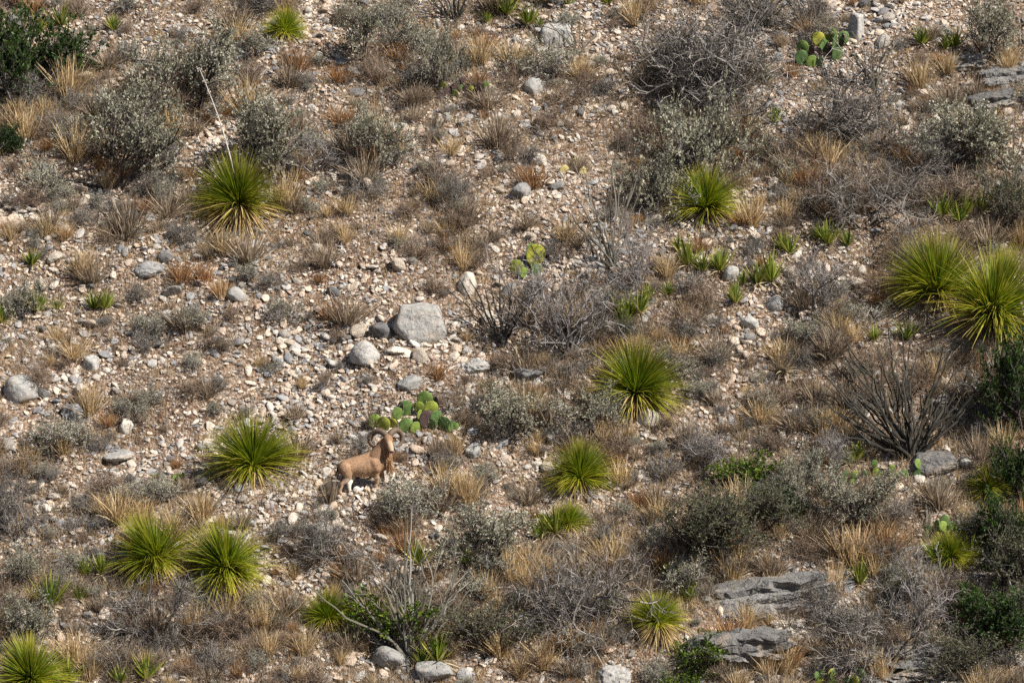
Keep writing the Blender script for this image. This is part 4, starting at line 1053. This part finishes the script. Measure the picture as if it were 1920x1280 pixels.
    r = np.random.default_rng(3); hb = MB(); k = 1100                                                   # throat and chest mane
    t = r.random(k); base = np.stack([.55 + .09 * t + r.normal(size=k) * .03, -.10 + r.normal(size=k) * .06, .96 - .42 * t], -1)
    P = grow(r, base, np.stack([.15 + r.normal(size=k) * .12, -.1 + r.normal(size=k) * .2, -np.ones(k)], -1), r.uniform(.12, .30, k), 5, .09, .05)
    hb.ribbons(P, np.linspace(1, .3, 5)[None] * .006, unit(r.normal(size=(k, 3)) * np.array([1, .3, .1])), r.random(k))
    link('chest_mane', hb.mesh('mane', hair_m), root)
    sel = r.choice(np.nonzero(((z > .33) | (x > -.12)) & (y > -.30))[0], 5200); C = co[sel].astype(float); hb = MB()    # short lying coat
    nb = np.empty(n * 3, np.float32); body.vertices.foreach_get('normal', nb); nb = nb.reshape(-1, 3)[sel]
    fl = np.where(C[:, :1] > .5, np.array([[.1, .1, -1.0]]), np.array([[-.75, 0, -.5]])) + r.normal(size=C.shape) * .25
    fl = unit(fl - nb * np.sum(fl * nb, 1, keepdims=True) + nb * .10); LL = r.uniform(.02, .055, (len(C), 1))
    P = np.stack([C - nb * .004, C + fl * LL * .5, C + fl * LL], 1)
    pat = np.array([mnoise.noise(Vector(q * 7)) for q in C])
    hb.ribbons(P, np.array([[.003, .0026, .001]]), unit(np.cross(fl, nb)), np.clip(.42 + .4 * pat + r.normal(size=len(C)) * .2 + .2 * (C[:, 2] < .4), 0, 1))
    link('coat', hb.mesh('coat', plant_mat('short_fur', [(0, (.20, .115, .066)), (.5, (.37, .23, .142)), (1, (.50, .345, .23))], None, transl=0)), root)
    hb = MB(); k = 160; base = np.stack([-.50 + r.normal(size=k) * .012, r.normal(size=k) * .02, .56 - .12 * r.random(k)], -1)   # tail
    P = grow(r, base, np.stack([-.22 + r.normal(size=k) * .08, r.normal(size=k) * .08, -np.ones(k)], -1), r.uniform(.12, .2, k), 4, .04)
    hb.ribbons(P, np.linspace(1, .4, 4)[None] * .007, unit(r.normal(size=(k, 3))), r.random(k) * .4)
    link('tail', hb.mesh('tail', plant_mat('dark_tail_hair', [(0, (.05, .03, .02)), (1, (.16, .085, .045))], None, transl=0)), root)
    tag(root, 'tawny wild ram with thick curled horns and a long chest mane, looking back', 'sheep')
    landmark(SHEEP, 'sheep')
    KEEP.append((612, 795, 775, 940))
make_sheep()

# ------------------------------------------------------------------ loose rocks, one by one
rk = np.random.default_rng(55)
def rock_mesh(i):
    b = MB(); v, f = rock_shape(rk, 3, int(rk.integers(7, 11)), .07, (1, rk.uniform(.65, .95), rk.uniform(.45, .75)), 22); b.add(v, t=f); return b
ROCKM = {'rock': [rock_mesh(i).mesh('loose_rock', M['rock'], False) for i in range(14)]}
LANDXY = np.array([l[0][:2] for l in LAND])
def blocked(px, py, w, h):
    for (a, b_, c, d) in KEEP:
        if py >= d - 7:                                             # would stand in front of the landmark
            if px + w / 2 > a and px - w / 2 < c and py - h < d - .12 * (d - b_): return True
        elif a < px < c and d - py < .45 * (d - b_): return True    # would stand in its footprint
    return False
placed = 0; tries = 0; pts = []
while placed < 290 and tries < 6000:
    tries += 1
    px, py = rk.uniform(-10, 1930), rk.uniform(5, 1290)
    p = ground(px, py); v = float(veg(p[0], p[1], p[2]))
    if rk.random() < v * 1.05 - .1: continue
    size = 16 + 26 * rk.random() ** 2.2                          # width in photo pixels
    if blocked(px, py, size, size * .6): continue
    if pts and min((px - a) ** 2 + (py - b_) ** 2 for a, b_, _ in pts) < (size * .8) ** 2: continue
    pts.append((px, py, size)); k = mpp(p); s = size * k * .52
    o = link('loose_rock', ROCKM['rock'][rk.integers(0, 14)]); o.location = p + np.array([0, 0, s * .22])
    o.scale = (s * rk.uniform(.9, 1.15), s, s * rk.uniform(.75, 1.05)); o.rotation_euler = (R(20) + rk.normal() * .35, rk.normal() * .35, rk.uniform(0, 6.28))
    w = 'fist-sized' if size < 20 else ('head-sized' if size < 28 else 'large')
    REG.append((o, f'{w} loose rock')); tag(o, 'rock', 'rock', 'loose limestone rocks on the slope')
    placed += 1

# ------------------------------------------------------------------ grass tufts and small bushes, one by one
def tuft_mesh(seed, mat, n=170, L=.5, spread=.55, W=.0055):
    r = np.random.default_rng(seed); b = MB(); az = r.uniform(0, 2 * math.pi, n); ln = np.abs(r.normal(size=n)) * spread
    d = np.stack([np.cos(az) * ln, np.sin(az) * ln, np.ones(n)], -1)
    base = np.stack([np.cos(az), np.sin(az), np.zeros(n)], -1) * r.uniform(0, .09, (n, 1)) - np.array([0, 0, .03])
    P = grow(r, base, d, r.uniform(.45, 1.1, n) * L, 5, .10, .06)
    side = unit(np.cross(P[:, -1] - P[:, 0], r.normal(size=(n, 3))))
    b.ribbons(P, np.array([[1, .95, .8, .6, .2]]) * W, side, r.random(n)); return b.mesh('tuft', mat)
PROTO['straw'] = [tuft_mesh(500 + i, M['straw'], 150, .5, .35 + .08 * i) for i in range(4)]
PROTO['rust'] = [tuft_mesh(520 + i, M['rust'], 150, .42, .5 + .08 * i) for i in range(3)]
PROTO['dun'] = [tuft_mesh(540 + i, M['dun'], 190, .42, .5 + .1 * i) for i in range(4)]
def put_tuft(kind, p, w, h, i, label, group, cat='grass tuft'):
    name = {'straw': 'straw_tuft', 'rust': 'rust_tuft', 'dun': 'tan_tuft'}[kind]
    me = PROTO[kind][i % len(PROTO[kind])]; s = psize(kind, i % len(PROTO[kind])); o = link(name, me); o.location = p
    sx = w / (.5 * (s[0] + s[1])); o.scale = (sx, sx, h / s[2]); o.rotation_euler.z = srng.uniform(0, 6.28); return tag(o, label, cat, group)
GRP = {'straw': 'straw grass tufts', 'rust': 'rust-brown grass tufts', 'dun': 'dull tan grass tufts'}
# tall tufts that stand out in the photograph: x, y of the foot, width, height, kind
for (x, y, w, h, kd) in [(225, 975, 90, 62, 'straw'), (265, 980, 60, 50, 'straw'), (190, 968, 50, 46, 'straw'), (620, 945, 40, 60, 'dun'), (835, 925, 80, 60, 'straw'), (870, 935, 60, 55, 'straw'), (955, 1085, 60, 70, 'straw'),
        (910, 1120, 60, 60, 'straw'), (1140, 1060, 90, 55, 'straw'), (1540, 815, 60, 60, 'straw'), (1520, 1010, 90, 60, 'dun'), (1600, 1055, 100, 80, 'straw'), (1660, 1050, 90, 80, 'rust'), (1640, 1080, 60, 60, 'straw'), (1370, 1200, 70, 50, 'rust'),
        (1565, 1120, 40, 80, 'straw'), (1000, 350, 80, 45, 'rust'), (340, 530, 60, 45, 'rust'), (385, 530, 50, 45, 'rust'), (1600, 640, 50, 40, 'straw'), (1875, 770, 60, 90, 'rust'), (1850, 740, 50, 80, 'rust'), (700, 300, 80, 40, 'rust'),
        (1250, 520, 60, 50, 'straw'), (700, 800, 50, 40, 'dun'), (570, 1225, 60, 55, 'straw'), (425, 1160, 70, 60, 'straw'), (415, 560, 40, 40, 'straw'), (1310, 470, 60, 30, 'rust'), (1390, 420, 60, 30, 'rust'), (1480, 350, 40, 40, 'straw'),
        (1790, 370, 70, 30, 'rust'), (1450, 30, 30, 40, 'straw'), (1860, 1000, 80, 50, 'rust'), (1760, 950, 80, 60, 'dun'), (1080, 1220, 80, 60, 'straw'), (1020, 1250, 80, 60, 'straw'), (1650, 1270, 70, 60, 'straw'), (500, 1180, 70, 60, 'straw'), (820, 860, 40, 50, 'dun'), (1400, 1175, 60, 50, 'straw'), (1475, 1172, 70, 46, 'dun'), (1520, 1165, 60, 50, 'rust'), (1360, 1262, 60, 44, 'dun'), (1440, 1265, 60, 46, 'straw'), (1485, 1245, 60, 50, 'rust')]:
    p = ground(x, y); k = mpp(p); ds = {'straw': 'tall straw-yellow grass tuft', 'rust': 'rust-coloured grass tuft', 'dun': 'dull tan grass tuft'}[kd]
    REG.append((put_tuft(kd, p, w * k, h * k, int(srng.integers(0, 9)), ds, GRP[kd]), 'thick ' + ds))
def scatter(n, chooser, seed, vpow):
    r = np.random.default_rng(seed); done = 0; tries = 0; spots = []
    while done < n and tries < n * 30:
        tries += 1; px, py = r.uniform(-25, 1945), r.uniform(0, 1318)
        p = ground(px, py)
        v = float(veg(p[0], p[1], p[2])) * (1 + .8 * float(vnoise((p[0] * .9 + p[1] * .44) / 3.2, (p[1] * .9 - p[0] * .44) / 1.1, 41)))
        if r.random() > np.clip(v, .05, 1) ** vpow * 1.25: continue
        w, h, put = chooser(r, v)
        if blocked(px, py, w * .8, h * .9): continue
        if spots:
            a = np.array(spots); 
            if ((a[:, 0] - px) ** 2 + ((a[:, 1] - py) * 1.4) ** 2 < (.30 * (a[:, 2] + w)) ** 2).any(): continue
        spots.append((px, py, w)); put(p, w * mpp(p), h * mpp(p), int(r.integers(0, 99))); done += 1
def bush_choice(kind, name, ds, group, lo, hi, asp):
    def ch(r, v):
        w = lo + (hi - lo) * r.random() ** 1.6 * (.6 + .6 * v); h = w * r.uniform(*asp)
        def put(p, wm, hm, i): REG.append((put_shrub(kind, name, p, wm, hm, r.uniform(0, 6.28), ds, 'bush', group, i), ds))
        return w, h, put
    return ch
def tuft_choice(kind, ds, group, lo, hi, asp):
    def ch(r, v):
        w = lo + (hi - lo) * r.random() ** 1.5; h = w * r.uniform(*asp)
        def put(p, wm, hm, i): REG.append((put_tuft(kind, p, wm, hm, i, ds, group), ds))
        return w, h, put
    return ch
scatter(280, bush_choice('brown', 'brown_bush', 'brown twiggy little bush', 'small brown bushes', 28, 88, (.5, .85)), 1, 1.3)
scatter(290, bush_choice('grey', 'grey_bush', 'dark grey twiggy little bush', 'small grey bushes', 26, 76, (.5, .8)), 2, 1.0)
scatter(170, bush_choice('sagesmall', 'silver_bush', 'silvery little leafy bush', 'small silver bushes', 26, 84, (.55, .8)), 3, 1.0)
scatter(230, tuft_choice('straw', 'straw-yellow grass tuft', 'straw grass tufts', 26, 85, (.6, 1.1)), 4, 1.5)
scatter(160, tuft_choice('rust', 'rust-brown grass tuft', 'rust-brown grass tufts', 24, 70, (.5, .8)), 5, 1.2)
scatter(298, tuft_choice('dun', 'dull tan grass tuft', 'dull tan grass tufts', 30, 100, (.45, .8)), 6, 1.6)

# ------------------------------------------------------------------ uncountable ground cover
def ground_cover():
    r = np.random.default_rng(91)
    for name, mat, n, blades, L, W, spread, vp, label in (
            ('dry_grass', 'straw', 20000, 7, .145, .0055, .75, 1.0, 'thin short straw-coloured grass growing between the stones'),
            ('dry_weeds', 'dun', 14000, 8, .145, .0055, .9, 1.1, 'low dull brown dead weeds between the stones'),
            ('low_scrub', 'twigmauve', 11000, 8, .17, .005, 1.0, 1.5, 'low wiry grey scrub knitted over the ground'),
            ('dead_twigs', 'twigdark', 6000, 8, .15, .005, 1.1, 1.2, 'fine grey-black dead twigs and litter on the ground')):
        x, y, z = slope_points(r, n * 3); v = veg(x, y, z) * (1 + .7 * vnoise((x * .9 + y * .44) / 3.2, (y * .9 - x * .44) / 1.1, 41)) + .08
        keep = r.random(len(x)) < np.clip(v, .04, 1) ** vp; x, y, z = [a[keep][:n] for a in (x, y, z)]; k = len(x)
        K = k * blades; az = r.uniform(0, 2 * math.pi, K); ln = np.abs(r.normal(size=K)) * spread
        base = np.repeat(np.stack([x, y, z], -1), blades, 0) + r.normal(size=(K, 3)) * np.array([.06, .05, .0])
        base[:, 2] = terrain(base[:, 0], base[:, 1]) - .01
        P = grow(r, base, np.stack([np.cos(az) * ln, np.sin(az) * ln, np.ones(K)], -1), r.uniform(.5, 1.4, K) * L * np.repeat(np.clip(.45 + 1.25 * v[keep][:n], .5, 1.8), blades), 3, .15)
        P = P[:, [0, 2]]; b = MB(); b.ribbons(P, np.array([[1, .35]]) * W, unit(np.cross(P[:, -1] - P[:, 0], r.normal(size=(K, 3)))), np.clip(np.repeat(r.random(k), blades) * .6 + r.random(K) * .4, 0, 1))
        tag(link(name, b.mesh(name, M[mat])), label, 'ground cover', kind='stuff')
ground_cover()
settle_labels()
